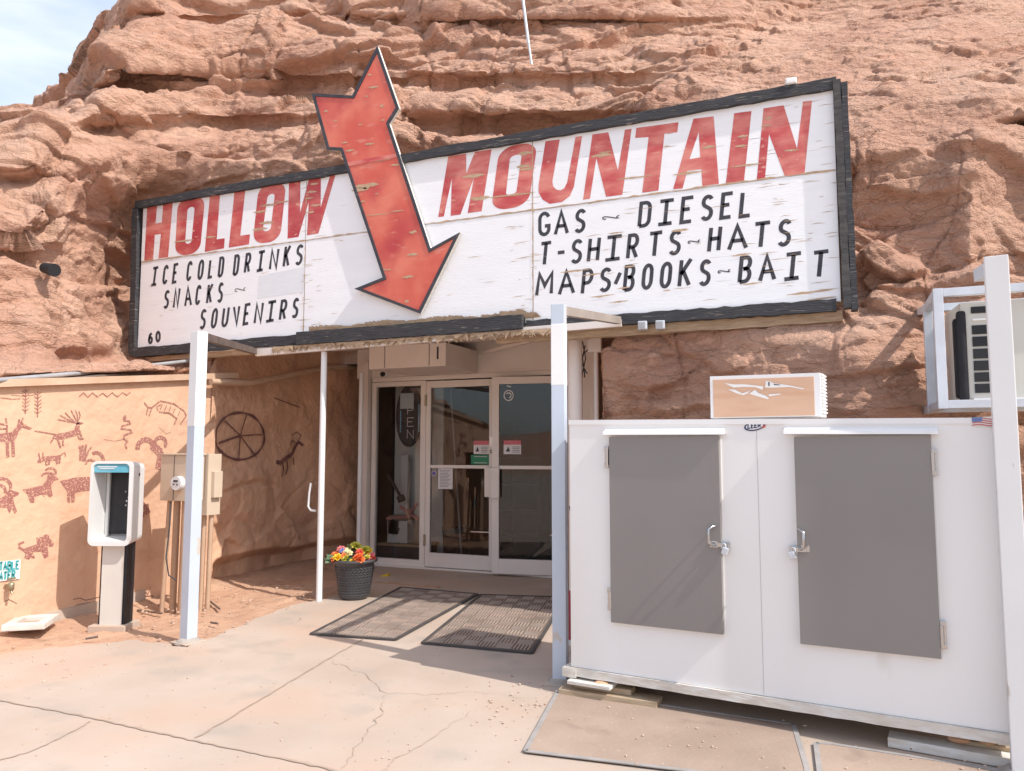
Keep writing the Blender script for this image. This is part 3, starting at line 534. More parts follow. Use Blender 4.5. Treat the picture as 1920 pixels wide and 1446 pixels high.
def alcove():
    t = thing('rock_wall', 'brown plastered rock wall painted with a wheel, shaded beside the entrance', 'wall', (-6.1, 7, 0))
    ys = np.linspace(6.1, 8.95, 190); zs = np.linspace(-.1, 2.9, 190); Y, Z = np.meshgrid(ys, zs, indexing='ij'); Y = np.maximum(Y, 6.15+.13*np.clip((Z-2.25)/.2, 0, 1)); Xv = ax(Y, Z).reshape(Y.shape)
    mb = MB(); idx = np.arange(Y.size).reshape(Y.shape); mb.v = [tuple(q) for q in np.stack([Xv, Y, Z], 2).reshape(-1, 3)]
    mb.f = [tuple(q) for q in np.stack([idx[:-1, :-1], idx[1:, :-1], idx[1:, 1:], idx[:-1, 1:]], 2).reshape(-1, 4)]; mb.sm = [True]*len(mb.f)
    mb.build('rock_face', 'plaster', t)
    def ap(p):
        q = X_(p[0], p[1], -6.10)
        for _ in range(3): q = X_(p[0], p[1], float(ax(q[1], q[2])[0]))
        return (float(ax(q[1], q[2])[0])+.014, q[1], q[2])
    def fine(pts, k=6):
        o = []
        for a, b in zip(pts[:-1], pts[1:]): o += [(a[0]+(b[0]-a[0])*i/k, a[1]+(b[1]-a[1])*i/k) for i in range(k)]
        return o+[pts[-1]]
    mb = MB(); c = (448, 818)
    ring = [(c[0]+46*math.cos(R(a))*(1+.025*math.sin(R(a*3))), c[1]+44*math.sin(R(a))) for a in range(0, 360, 6)]
    mb.ribbon([ap(p) for p in ring], [.026+.012*math.sin(i*.9)*(1 if i > 20 else .5) for i in range(60)], NX, closed=True)
    for tip, wd in (((420, 789), .014), ((461, 777), .013), ((490, 815), .014), ((475, 853), .014), ((446, 860), .014), ((408, 831), .024), ((480, 858), .01)):
        mb.ribbon([ap(p) for p in fine([(449, 817), tip], 8)], wd, NX)
    mb.build('wheel_painting', 'paint_dark', t)
    mb = MB()
    for pts, wd in (([(516, 866), (524, 868), (536, 858), (546, 852)], .05), ([(528, 866), (530, 880), (527, 894)], .018), ([(536, 862), (538, 878), (534, 890)], .018), ([(546, 852), (552, 838), (558, 828)], .042), ([(548, 858), (550, 872)], .016), ([(556, 828), (566, 836)], .04),
                    ([(558, 826), (562, 816), (554, 810), (546, 816)], .012), ([(552, 830), (546, 826), (544, 834)], .012)):
        mb.ribbon([ap(p) for p in fine(pts, 4)], wd, NX)
    mb.build('ibex_painting', 'paint_dark', t)
    mb = MB(); mb.ribbon([ap(p) for p in fine([(512, 746), (560, 764)], 6)], .012, NX); mb.build('spear_painting', 'paint_dark', t)
    # right jaw of the recess
    return t
alcove()
pp = MB(); pp.tube([(-6.0, 6.05, 2.17), (-5.99, 6.6, 2.2), (-6.0, 7.3, 2.36), (-5.98, 8.0, 2.52), (-5.95, 8.6, 2.58)], .035, 8)
tmb('wall_pipe', 'conduit', 'brown painted pipe running along the shaded rock wall up to the entrance', 'pipe', pp)
gp = MB(); gp.tube([X_(-60, 722, -6.02), X_(0, 713, -6.05), X_(150, 700, -6.25), X_(260, 688, -6.4), X_(345, 678, -6.45), X_(470, 658, -6.4)], .02, 8)
tmb('conduit_pipe', 'grey_pipe', 'long grey conduit lying on the rubble above the painted wall', 'pipe', gp)
gp = MB(); gp.tube([X_(120, 712, -6.2), X_(180, 706, -6.2), X_(272, 700, -6.2)], .016, 6); tmb('scrap_pipe', 'steel_dark', 'short dark scrap pipe on the rubble ledge under the grey conduit', 'pipe', gp)

# ------------------------------------------------------------------ water sign and spigot
ws = thing('water_sign', 'white sign with teal POTABLE WATER lettering on the peach wall', 'sign', wpt((0, 1066)))
def wq(p, off): q = X_(p[0], p[1], WX); return (WX+off, q[1], q[2])
MB().poly([wq((-24, 1055), .012), wq((37, 1049), .012), wq((35, 1085), .012), wq((-24, 1093), .012)], n=NX, t=.008).build('sign_panel', 'vinyl_white', ws)

# ------------------------------------------------------------------ stroke lettering
def arc(cx, cy, rx, ry, a0, a1, n=10): return [(cx+rx*math.cos(R(a0+(a1-a0)*i/n)), cy+ry*math.sin(R(a0+(a1-a0)*i/n))) for i in range(n+1)]
SS = arc(.5, .76, .42, .22, 25, 230, 11)+arc(.5, .25, .45, .24, 65, -150, 12)
GL = {
 'A': [[(.02, 0), (.5, 1), (.98, 0)], [(.2, .36), (.8, .36)]],
 'B': [[(.05, 0), (.05, 1), (.55, 1)]+arc(.55, .77, .38, .23, 80, -80, 7)+[(.3, .53)], [(.3, .53), (.55, .53)]+arc(.55, .265, .42, .26, 80, -90, 8)+[(.05, 0)]],
 'C': [arc(.5, .72, .45, .27, 20, 180, 8)+arc(.5, .27, .45, .26, 180, 340, 8)],
 'D': [[(.05, 0), (.05, 1), (.5, 1)]+arc(.5, .75, .45, .25, 80, 0, 5)+arc(.5, .25, .45, .25, 0, -80, 5)+[(.5, 0), (.05, 0)]],
 'E': [[(.98, 1), (.06, 1), (.06, 0), (.98, 0)], [(.06, .53), (.75, .53)]],
 'G': [arc(.5, .72, .45, .27, 20, 180, 8)+arc(.5, .27, .45, .26, 180, 360, 8)+[(.95, .40), (.55, .40)]],
 'H': [[(.06, 0), (.06, 1)], [(.94, 0), (.94, 1)], [(.06, .52), (.94, .52)]],
 'I': [[(.5, 0), (.5, 1)], [(.0, 1), (1, 1)], [(.0, 0), (1, 0)]],
 'K': [[(.06, 0), (.06, 1)], [(.95, 1), (.1, .45)], [(.3, .58), (.98, 0)]],
 'L': [[(.06, 1), (.06, 0), (.98, 0)]],
 'M': [[(.04, 0), (.1, 1), (.5, .42), (.9, 1), (.96, 0)]],
 'N': [[(.05, 0), (.05, 1), (.95, 0), (.95, 1)]],
 'O': [arc(.5, .70, .45, .30, 0, 180, 8)+arc(.5, .30, .45, .30, 180, 360, 8)+[(.95, .70)]],
 'P': [[(.06, 0), (.06, 1), (.5, 1)]+arc(.5, .72, .44, .28, 80, -80, 8)+[(.06, .44)]],
 'R': [[(.06, 0), (.06, 1), (.5, 1)]+arc(.5, .74, .42, .26, 80, -80, 8)+[(.06, .48)], [(.45, .48), (.96, 0)]],
 'S': [SS], 'T': [[(.5, 0), (.5, 1)], [(.0, 1), (1, 1)]],
 'U': [[(.06, 1), (.06, .3)]+arc(.5, .28, .44, .28, 190, 350, 9)+[(.94, .3), (.94, 1)]],
 'V': [[(.02, 1), (.5, 0), (.98, 1)]], 'W': [[(0, 1), (.25, 0), (.5, .8), (.75, 0), (1, 1)]], 'Y': [[(0, 1), (.5, .5), (1, 1)], [(.5, .5), (.5, 0)]],
 '-': [[(0, .5), (1, .5)]], '/': [[(.1, 0), (.9, 1)]],
 '6': [[(.85, .98), (.3, .78), (.08, .35)]+arc(.5, .28, .42, .28, 180, 540, 14)], '0': [arc(.5, .5, .44, .5, 0, 360, 18)],
 '1': [[(.3, .85), (.55, 1), (.55, 0)]],
 '~': [arc(.14, .52, .12, .3, 300, 90, 6)+[(.3, .72), (.7, .3)]+arc(.86, .52, .12, .3, 270, 80, 6)],
}
def glyph(mb, ch, quad, wd, n):     # quad: bl, br, tr, tl world points
    bl, br, tr, tl = [np.array(q, float) for q in quad]
    for st in GL[ch]:
        mb.ribbon([(1-x)*(1-y)*bl+x*(1-y)*br+x*y*tr+(1-x)*y*tl for x, y in st], wd, n)
def textline(mb, s, o, u, v, h, adv, wd, n, ratio=.55):     # simple line of text in plane o + u*x + v*y
    o, u, v = (np.array(q, float) for q in (o, u, v)); x = 0
    for ch in s:
        if ch != ' ':
            w_ = h*ratio*(.15 if ch == '1' else 1)
            glyph(mb, ch, (o+u*x, o+u*(x+w_), o+u*(x+w_)+v*h, o+u*x+v*h), wd, n)
        x += adv
mb = MB()
for s, x0, x1, y0, y1, y0r, y1r in (('POTABLE', -19, 34, 1056, 1071, 1052, 1066), ('WATER', -11, 26, 1075, 1089, 1070, 1083)):
    k = len(s); cw = (x1-x0)/(k-.2)
    for i, ch in enumerate(s):
        xa = x0+i*cw; xb = xa+cw*.72; ya = lambda x: y0+(y0r-y0)*(x-x0)/(x1-x0); yb = lambda x: y1+(y1r-y1)*(x-x0)/(x1-x0)
        glyph(mb, ch, [wq(p, .015) for p in ((xa, yb(xa)), (xb, yb(xb)), (xb+.8, ya(xb)), (xa+.8, ya(xa)))], .015, NX)
mb.build('lettering', 'sign_teal', ws)
sp = MB(); a = np.array(wq((10, 1098), .0)); sp.tube([a, a+[.07, 0, 0]], .012, 8); sp.lathe(a+[.07, 0, -.03], [(.0, 0), (.022, 0), (.024, .05), (.012, .06), (0, .06)], 10); sp.tube([a+[.07, 0, .03], a+[.07, 0, .055]], .006, 6); sp.tube([a+[.07, -.03, .06], a+[.07, .03, .06]], .008, 6); sp.tube([a+[.07, 0, -.03], a+[.085, 0, -.06]], .011, 8)
tmb('water_spigot', 'brass', 'small brass water spigot under the potable water sign', 'tap', sp)

# ------------------------------------------------------------------ big sign
SY = 6.139
sign = thing('shop_sign', 'long white sign board reading Hollow Mountain above the entrance', 'sign', (-3.5, SY, 2.5))
NS = (0, -1, 0)
def sp_(x, y, off=0): q = F(x, y, SY); return np.array([q[0], SY-off, q[2]])
XL, XR, ZB, ZT = -7.19, .085, 2.57, 4.22
ZS = 3.585
xcuts = [XL, -5.03, -2.36, XR]; xcuts[1] = float(F(572, 480, SY)[0]); xcuts[2] = float(F(999, 480, SY)[0])
pn = MB()
for a, b in zip(xcuts[:-1], xcuts[1:]):
    pn.box(((a+b)/2, SY+.017, (ZB+ZS)/2-.001), (b-a-.008, .03, ZS-ZB-.004)); pn.box(((a+b)/2, SY+.016, (ZS+ZT)/2), (b-a-.008, .034, ZT-ZS))
pn.build('panel', 'sign_white', sign)
bk = MB(); bk.box(((XL+XR)/2, SY+.075, (ZB+ZT)/2), (XR-XL+.04, .05, ZT-ZB+.02)); bk.build('backing', 'bare_wood', sign)
def rough_board(mb, a, b, w, d, n=40, axis=0, jit=.006):   # weathered board from a to b, w high, d deep, wavy edges
    a = np.array(a, float); b = np.array(b, float); rows = []
    for i in range(n+1):
        t = i/n; c = a+(b-a)*t; j = lambda: random.uniform(-jit, jit)
        if axis == 0: rows.append([c+[0, -d/2, -w/2+j()], c+[0, -d/2, w/2+j()], c+[0, d/2, w/2+j()], c+[0, d/2, -w/2+j()]])
        else: rows.append([c+[-w/2+j(), -d/2, 0], c+[w/2+j(), -d/2, 0], c+[w/2+j(), d/2, 0], c+[-w/2+j(), d/2, 0]])
    vs = [p for r in rows for p in r]; fs = []
    for i in range(n):
        for k in range(4): fs.append((i*4+k, i*4+(k+1) % 4, i*4+4+(k+1) % 4, i*4+4+k))
    fs += [(0, 3, 2, 1), (n*4, n*4+1, n*4+2, n*4+3)]
    if axis == 0: fs = [f[::-1] for f in fs]
    mb.add(vs, fs)
mat('grey_board', (.045, .042, .042), .8, (.085, .078, .073), 8, stretch=(1, 1, 3), bump=.6, bscale=16, bdist=.008)
x1 = float(F(566, 620, SY)[0]); x2 = float(F(985, 590, SY)[0]); x3 = float(F(1568, 560, SY)[0])
for args in (((XL-.09, SY-.0, ZT+.035), (XR+.02, SY-.0, ZT+.04), .085, .08, 60), ((XL-.045, SY, ZB-.06), (XL-.09, SY, ZT), .085, .08, 20, 1), ((XR+.040, SY, ZB-.06), (XR+.025, SY, ZT+.06), .055, .09, 20, 1, .004), ((XR+.088, SY+.005, ZB-.08), (XR+.073, SY+.005, ZT+.03), .045, .10, 20, 1, .004),
             ((XL-.02, SY, ZB-.02), (x1-.01, SY, ZB-.005), .10, .07, 30), ((x2+.02, SY+.005, ZB-.025), (x3, SY+.005, ZB-.03), .09, .07, 40), ((x1, SY-.045, ZB-.005), (x2, SY-.045, ZB+.005), .125, .09, 40, 0, .003)):
    fr = MB(); rough_board(fr, *args); fr.build('frame_board', 'grey_board' if args[0][0] == XR+.040 else 'black_wood', sign)
wsb = MB(); rough_board(wsb, (x2-.3, SY+.06, ZB-.115), (x3+.04, SY+.06, ZB-.105), .085, .05, 30); wsb.build('wood_strip', 'bare_wood', sign); wsb = MB(); rough_board(wsb, (XL+.1, SY+.05, ZB-.10), (x1, SY+.05, ZB-.085), .05, .05, 20); wsb.build('wood_strip', 'bare_wood', sign)
sl = MB()          # splintered plywood above and below the lower black board
for _ in range(560):
    t = random.random(); x = x1+.1+t*(x2-x1-.1); top = ZB+.06+.012*math.sin(x*9)
    hh = random.uniform(.02, .10)*(1 if random.random() < .4 or abs(t-.45) < .3 else .35); wdt = random.uniform(.015, .16); dz = random.uniform(-.01, .05)*(hh*12)
    y = SY-.0005-random.uniform(0, .03)
    sl.add([(x, y, top-.02), (x+wdt, y, top-.02), (x+wdt*random.uniform(.5, 1.2), y-.01, top+hh*.4+dz*.2), (x+wdt*random.uniform(-.1, .6), y-.006, top+hh*.6)], [(0, 1, 2, 3)])
sl.build('splintered_edge', 'bare_wood', sign); sl = MB()
for _ in range(420):
    x = x1-.35+random.random()*(x2-x1+.6); y = SY-.02-random.uniform(0, .06); z = ZB-.07; L_ = random.uniform(.015, .075)
    sl.add([(x, y, z), (x+random.uniform(.02, .14), y, z-.002), (x+random.uniform(.0, .1), y-.005, z-L_)], [(0, 2, 1)])
sl.build('splintered_edge', 'bare_wood', sign)
# red words
def cr(ox, oy, s): return lambda pts: [(x/s+ox, y/s+oy) for x, y in pts]
c1 = cr(240, 310, 4.8); c3 = cr(800, 180, 4.8); c4 = cr(1160, 160, 4.3636)
def rnd_quad(q, r=.42, n=7, ry=None):
    tl, tr, br, bl = [np.array(p, float) for p in q]; ry = ry or r*.45; pts = []
    for cx, cy, a0 in ((1-r, 1-ry, 0), (r, 1-ry, 90), (r, ry, 180), (1-r, ry, 270)):
        for i in range(n+1): a = R(a0+90*i/n); pts.append((cx+r*math.cos(a), cy+ry*math.sin(a)))
    return [tuple((1-x)*y*tl+x*y*tr+x*(1-y)*br+(1-x)*(1-y)*bl) for x, y in pts]
def red(word, shapes):
    mb = MB()
    for k, (conv, outer, holes) in enumerate(shapes):
        mb.poly([sp_(*p, .0022) for p in conv(outer)], [[sp_(*p, .0022) for p in conv(h)] for h in holes], n=NS)
    return mb.build(word, 'red_paint', sign)
red('red_lettering', [
 (c1, [(175, 360), (265, 352), (249, 525), (306, 515), (318, 335), (405, 325), (362, 828), (275, 838), (298, 618), (243, 626), (228, 850), (148, 858)], []),
 (c1, rnd_quad([(450, 305), (697, 270), (648, 790), (422, 822)]), [rnd_quad([(538, 382), (602, 370), (572, 702), (514, 712)], .5, 6, .09)]),
 (c1, [(738, 272), (830, 257), (800, 668), (872, 657), (865, 748), (692, 780)], []),
 (c1, [(960, 232), (1058, 217), (1012, 634), (1100, 622), (1090, 712), (908, 742)], []),
 (c1, rnd_quad([(1178, 180), (1428, 143), (1368, 680), (1122, 715)]), [rnd_quad([(1258, 268), (1324, 250), (1284, 588), (1212, 600)], .5, 6, .09)]),
 (c1, [(1450, 150), (1553, 132), (1550, 425), (1632, 115), (1737, 97), (1735, 380), (1822, 85), (1872, 75), (1715, 614), (1612, 631), (1628, 330), (1535, 645), (1437, 660)], [])])
red('red_lettering', [
 (c3, [(195, 545), (357, 520), (357, 700), (435, 505), (585, 482), (495, 1038), (370, 1055), (425, 740), (305, 1068), (217, 1080), (228, 740), (155, 1085), (105, 1092)], []),
 (c3, rnd_quad([(655, 468), (1000, 408), (918, 985), (578, 1040)]), [rnd_quad([(752, 545), (858, 520), (806, 880), (712, 900)], .48, 6, .08)]),
 (c3, [(1070, 408), (1198, 393), (1132, 770), (1140, 815), (1170, 845), (1205, 850), (1240, 830), (1265, 780), (1340, 370), (1400, 362), (1325, 820), (1290, 900), (1220, 955), (1110, 972), (1045, 935), (1008, 870), (1008, 800)], []),
 (c3, [(1492, 348), (1635, 328), (1722, 670), (1785, 305), (1845, 297), (1762, 890), (1615, 908), (1528, 560), (1470, 925), (1408, 935)], []),
 (c4, [(145, 350), (490, 303), (480, 385), (375, 398), (325, 862), (193, 880), (245, 425), (135, 432)], []),
 (c4, [(612, 275), (778, 255), (820, 808), (685, 825), (676, 688), (562, 700), (523, 845), (445, 852)], [[(655, 385), (668, 590), (580, 605)]]),
 (c4, [(945, 230), (1087, 212), (1025, 790), (877, 803)], []),
 (c4, [(1185, 190), (1350, 165), (1460, 520), (1508, 135), (1582, 125), (1520, 730), (1360, 745), (1230, 400), (1197, 768), (1130, 775)], [])])
# black words: (char, x left, x right, y top, y bottom) in enlarged-crop units
k2 = (240, 450, 4.8); k5 = (980, 350, 6.0); k6 = (1260, 350, 5.647)
LINES = [
 (k2, [('I', 200, 280, 240, 415), ('C', 305, 370, 225, 400), ('E', 393, 460, 210, 390), ('C', 520, 585, 190, 370), ('O', 620, 690, 178, 358), ('L', 715, 780, 170, 345), ('D', 805, 872, 150, 335), ('D', 940, 1010, 130, 320), ('R', 1040, 1115, 115, 300), ('I', 1150, 1240, 95, 285), ('N', 1265, 1365, 75, 270), ('K', 1390, 1470, 45, 245), ('S', 1500, 1585, 38, 228)]),
 (k2, [('S', 315, 380, 450, 620), ('N', 400, 475, 430, 615), ('A', 505, 575, 415, 600), ('C', 600, 665, 405, 585), ('K', 700, 770, 390, 575), ('S', 800, 865, 380, 565), ('~', 960, 1070, 420, 475)]),
 (k2, [('S', 640, 712, 620, 805), ('O', 740, 815, 615, 795), ('U', 835, 918, 600, 785), ('V', 945, 1010, 590, 770), ('E', 1030, 1110, 570, 765), ('N', 1128, 1225, 560, 755), ('I', 1235, 1340, 545, 740), ('R', 1355, 1440, 535, 725), ('S', 1470, 1545, 520, 705)]),
 (k2, [('6', 178, 225, 830, 935), ('0', 245, 295, 820, 920)]),
 (k5, [('G', 178, 310, 285, 555), ('A', 355, 515, 270, 545), ('S', 578, 718, 250, 520), ('~', 895, 1115, 315, 380), ('D', 1295, 1455, 165, 455), ('I', 1515, 1710, 140, 435), ('E', 1767, 1932, 110, 412)]),
 (k6, [('S', 300, 445, 85, 360), ('E', 505, 655, 60, 340), ('L', 710, 858, 45, 325)]),
 (k5, [('T', 178, 330, 620, 890), ('-', 385, 480, 705, 775), ('S', 538, 680, 590, 865), ('H', 722, 880, 565, 850), ('I', 920, 1125, 545, 835), ('R', 1165, 1315, 530, 815), ('T', 1400, 1580, 505, 795), ('S', 1640, 1790, 490, 770)]),
 (k6, [('~', 168, 315, 555, 610), ('H', 375, 530, 415, 695), ('A', 590, 797, 400, 675), ('T', 850, 1048, 370, 655), ('S', 1115, 1270, 345, 632)]),
 (k5, [('M', 140, 360, 960, 1230), ('A', 400, 585, 940, 1220), ('P', 655, 800, 925, 1210), ('S', 860, 1005, 910, 1185), ('/', 1025, 1115, 960, 1105), ('B', 1130, 1270, 880, 1175), ('O', 1335, 1475, 870, 1155), ('O', 1540, 1685, 850, 1140), ('K', 1745, 1910, 805, 1130)]),
 (k6, [('S', 283, 420, 770, 1050), ('~', 485, 635, 870, 925), ('B', 700, 850, 735, 1020), ('A', 920, 1095, 720, 1005), ('I', 1180, 1375, 695, 990), ('T', 1470, 1665, 675, 970)])]
for (ox, oy, s), letters in LINES:
    mb = MB()
    for ch, xl, xr, yt, yb in letters:
        xm = (xl+xr)/2; slope = .125 if (ox == 240) else .10; tilt = .11 if ox == 240 else .085
        L_, r_ = xl/s+ox, xr/s+ox; t_, b_ = yt/s+oy, yb/s+oy
        pad = slope*(r_-L_)/2; hh = (b_-t_); sl_ = tilt*hh if ch in 'ICDEFHLMNPRTUBKSO' else 0
        sl_ = min(sl_, .26*(r_-L_)); wd = .0315 if ox == 240 else .0315
        if ch == '~': wd = .009; pad = 0; sl_ = 0
        if ch == '/' : sl_ = 0
        m_ = 1.6                       # half stroke
        bl = (L_+m_, b_-m_*.8); br = (r_-sl_-m_, b_-2*pad-m_*.8); tr = (r_-m_, t_+m_*.8); tl = (L_+sl_+m_, t_+2*pad+m_*.8)
        if ch == '~': bl, br, tr, tl = (L_, b_), (r_, b_-3), (r_, t_), (L_, t_+3)
        glyph(mb, ch, [sp_(*p, -.0008) for p in (bl, br, tr, tl)], wd, NS)
    mb.build('black_lettering', 'black_paint', sign)
# paint chips that expose the plywood: long lens shapes, following the grain
def chip(mb, x, y, wpx, hpx, off, plane=sp_, n=NS):
    k = 9; up = []; dn = []
    for i in range(k+1):
        t = i/k; e = math.sin(math.pi*t)**.8; sk = -.12*(t-.5)*wpx
        up.append((x+(t-.5)*wpx, y+sk-hpx*.5*e*random.uniform(.5, 1.1))); dn.append((x+(t-.5)*wpx, y+sk+hpx*.5*e*random.uniform(.4, 1.1)))
    mb.poly([plane(*p, off) for p in up[:-1]+dn[::-1][:-1]], n=n)
ch = MB()
for x, y, w_, h_ in ((888, 330, 46, 9), (985, 288, 30, 8), (982, 312, 28, 8), (988, 317, 34, 6), (1128, 292, 40, 9), (1135, 286, 26, 5), (900, 372, 40, 10), (960, 366, 90, 5), (1190, 333, 70, 4), (1330, 276, 30, 6), (1393, 256, 22, 6), (1390, 274, 26, 6), (1290, 325, 60, 5), (1400, 310, 70, 4), (1250, 275, 14, 4), (505, 385, 36, 5), (530, 379, 30, 4), (488, 397, 26, 5), (500, 418, 30, 6), (488, 430, 30, 6), (345, 452, 40, 4), (395, 445, 24, 4),
                     (590, 345, 16, 5), (585, 360, 20, 5), (580, 372, 18, 4), (592, 385, 22, 4), (583, 398, 16, 5), (1440, 222, 18, 5), (1437, 236, 20, 4), (1485, 282, 30, 5), (1155, 437, 32, 3), (1275, 432, 34, 6), (1170, 540, 26, 4), (1390, 478, 40, 4), (1250, 545, 16, 3), (1080, 508, 60, 4), (1110, 515, 40, 3), (1410, 532, 44, 3), (1520, 548, 90, 5), (1540, 560, 60, 4), (1130, 555, 50, 3), (1160, 566, 40, 3), (1180, 500, 24, 4)):
    chip(ch, x, y, w_, h_, .0030+random.uniform(0, .0004))
ch.build('peeled_patch', 'pale_chip', sign)
sm_ = MB(); xs_ = np.linspace(XL+.01, XR-.01, 140); sm_.ribbon([(x, SY-.0028, ZS+.004+random.uniform(-.004, .004)) for x in xs_], [random.choice([.005, .007, .009, .016]) for _ in xs_], NS); sm_.build('seam_strip', 'pale_chip', sign)
for xc_ in xcuts[1:3]:
    sm_ = MB(); zs_ = np.linspace(ZB+.02, ZT-.02, 40); sm_.ribbon([(xc_+random.uniform(-.002, .002), SY-.0029, z) for z in zs_], [random.choice([.003, .004, .006, .012]) for _ in zs_], NS); sm_.build('seam_strip', 'pale_chip', sign)
hc = MB()     # fine dark hairline checks in the paint
for _ in range(190):
    x = random.choice([random.uniform(XL+.05, XR-.05), random.uniform(XR-.55, XR-.01), random.uniform(-1.9, -.2), xcuts[1]+random.uniform(-.05, .2), xcuts[2]+random.uniform(-.25, .1)]); z = random.uniform(ZB+.06, ZT-.04)
    l_ = random.uniform(.03, .16); hc.ribbon([(x-l_/2, SY-.0016, z), (x-l_*.1, SY-.0016, z+random.uniform(-.004, .006)), (x+l_/2, SY-.0016, z+random.uniform(-.004, .008))], [.001, .0045, .001], NS)
hc.build('paint_crack', 'bare_wood', sign)
# ghost of a painted-out word
gm = MB(); gm.poly([sp_(*p, -.0011) for p in [(485, 517), (573, 500), (570, 548), (482, 560)]], n=NS); mat('faded_white', (.70, .72, .745), .6, (.74, .755, .77), 8, stretch=(1, 1, 3)); gm.build('painted_patch', 'faded_white', sign)

# ------------------------------------------------------------------ arrow
AY = SY-.047
arrow = thing('arrow_sign', 'big red arrow with black edge pointing down across the white sign', 'sign', (-4.2, AY, 3.6))
c7 = cr(560, 60, 2.5824)
def apl(x, y, off=0): q = F(x, y, AY); return np.array([q[0], AY-off, q[2]])
AO = [(383, 70), (487, 370), (440, 445), (640, 1050), (782, 972), (590, 1365), (272, 1245), (410, 1190), (205, 575), (140, 572), (65, 300), (262, 310)]
def inset(pts, d):
    o = []; k = len(pts); ar = sum(pts[i][0]*pts[(i+1) % k][1]-pts[(i+1) % k][0]*pts[i][1] for i in range(k)); sg = 1 if ar > 0 else -1
    for i in range(k):
        a, b, c = (np.array(pts[j % k], float) for j in (i-1, i, i+1)); u = (b-a)/np.linalg.norm(b-a); v = (c-b)/np.linalg.norm(c-b)
        n1 = np.array([-u[1], u[0]])*sg; n2 = np.array([-v[1], v[0]])*sg; m = n1+n2; m /= np.linalg.norm(m); o.append(tuple(b+m*d/max(.35, m @ n1)))
    return o
op = c7(AO); ip = inset(op, 5.2)
MB().poly([apl(*p, 0) for p in op], n=NS, t=.033).build('board', 'weathered_wood', arrow)
MB().poly([apl(*p, .004) for p in ip], n=NS).build('red_face', 'arrow_paint', arrow)
bd = MB(); k = len(op)
for i in range(k):
    j = (i+1) % k; q = [apl(*op[i], .012), apl(*op[j], .012), apl(*ip[j], .012), apl(*ip[i], .012)]
    bd.poly(q, n=NS, t=.0115)
bd.build('black_edge', 'black_paint', arrow)
ch = MB()
for x, y, w_, h_ in c7([(0, 0)]) and [(a/2.5824+560, b/2.5824+60, w_, h_) for a, b, w_, h_ in ((365, 268, 22, 5), (345, 208, 8, 4), (330, 745, 48, 12), (300, 765, 34, 10), (345, 543, 20, 4), (225, 537, 14, 4), (300, 450, 10, 3), (250, 575, 20, 4), (405, 360, 7, 6), (410, 428, 8, 4), (555, 970, 15, 7), (552, 1078, 22, 7), (530, 1187, 24, 6), (428, 1152, 17, 4), (525, 1305, 9, 6), (312, 822, 12, 4), (380, 785, 8, 3), (330, 313, 6, 4), (180, 432, 9, 3), (135, 385, 8, 5), (380, 885, 60, 2.5), (350, 628, 88, 4), (480, 868, 30, 3), (470, 645, 20, 5))]:
    chip(ch, x, y, w_, h_, .0065, apl)
ch.build('peeled_patch', 'pale_chip', arrow)
bt = MB(); q0, q1, q2, q3 = [apl(x/2.5824+560, y/2.5824+60, .009) for x, y in ((236, 632), (480, 590), (490, 606), (240, 652))]; bt.poly([q0, q1, q2, q3], n=NS, t=.006); bt.build('batten', 'red_paint', arrow)
ms = MB()
for x in (1004,):
    ms.tube([RH(1010, 210, 8.2), RH(1004, 172, 8.2)], .009, 8); ms.tube([RH(1004, 172, 8.2), RH(991, 80, 8.2)], .014, 8); ms.tube([RH(991, 82, 8.2), RH(978, -20, 8.2)], .018, 8)
tmb('mast_pole', 'galvanised', 'thin grey mast rising from the cliff behind the sign', 'pole', ms)

# ------------------------------------------------------------------ canopy, storefront
can = thing('canopy', 'low beige canopy under the sign over the entrance', 'canopy', (-3.6, 7, 2.45))
m_ = MB(); m_.hexa([(-5.457, 6.09, 2.42), (-1.6, 6.09, 2.482), (-1.6, 6.14, 2.482), (-5.457, 6.14, 2.42)], [(-5.457, 6.09, 2.495), (-1.6, 6.09, 2.54), (-1.6, 6.14, 2.54), (-5.457, 6.14, 2.495)]); m_.build('fascia', 'trim_paint', can)
m_ = MB(); m_.hexa([(-6.2, 6.14, 2.50), (-1.7, 6.14, 2.53), (-1.7, 8.6, 2.80), (-6.2, 8.6, 2.80)], [(-6.2, 6.14, 2.53), (-1.7, 6.14, 2.56), (-1.7, 8.6, 2.83), (-6.2, 8.6, 2.83)]); m_.build('soffit', 'trim_paint', can)
m_ = MB(); m_.hexa([(-6.3, 6.16, 2.58), (-1.65, 6.16, 2.60), (-1.65, 8.65, 2.86), (-6.3, 8.65, 2.86)], [(-6.3, 6.16, 2.64), (-1.65, 6.16, 2.66), (-1.65, 8.65, 2.92), (-6.3, 8.65, 2.92)]); m_.build('roof', 'bare_wood', can)
m_ = MB(); m_.bar((-3.88, 8.2, 2.62), (-2.4, 6.6, 2.52), .05, .03); m_.build('brace', 'trim_paint', can)

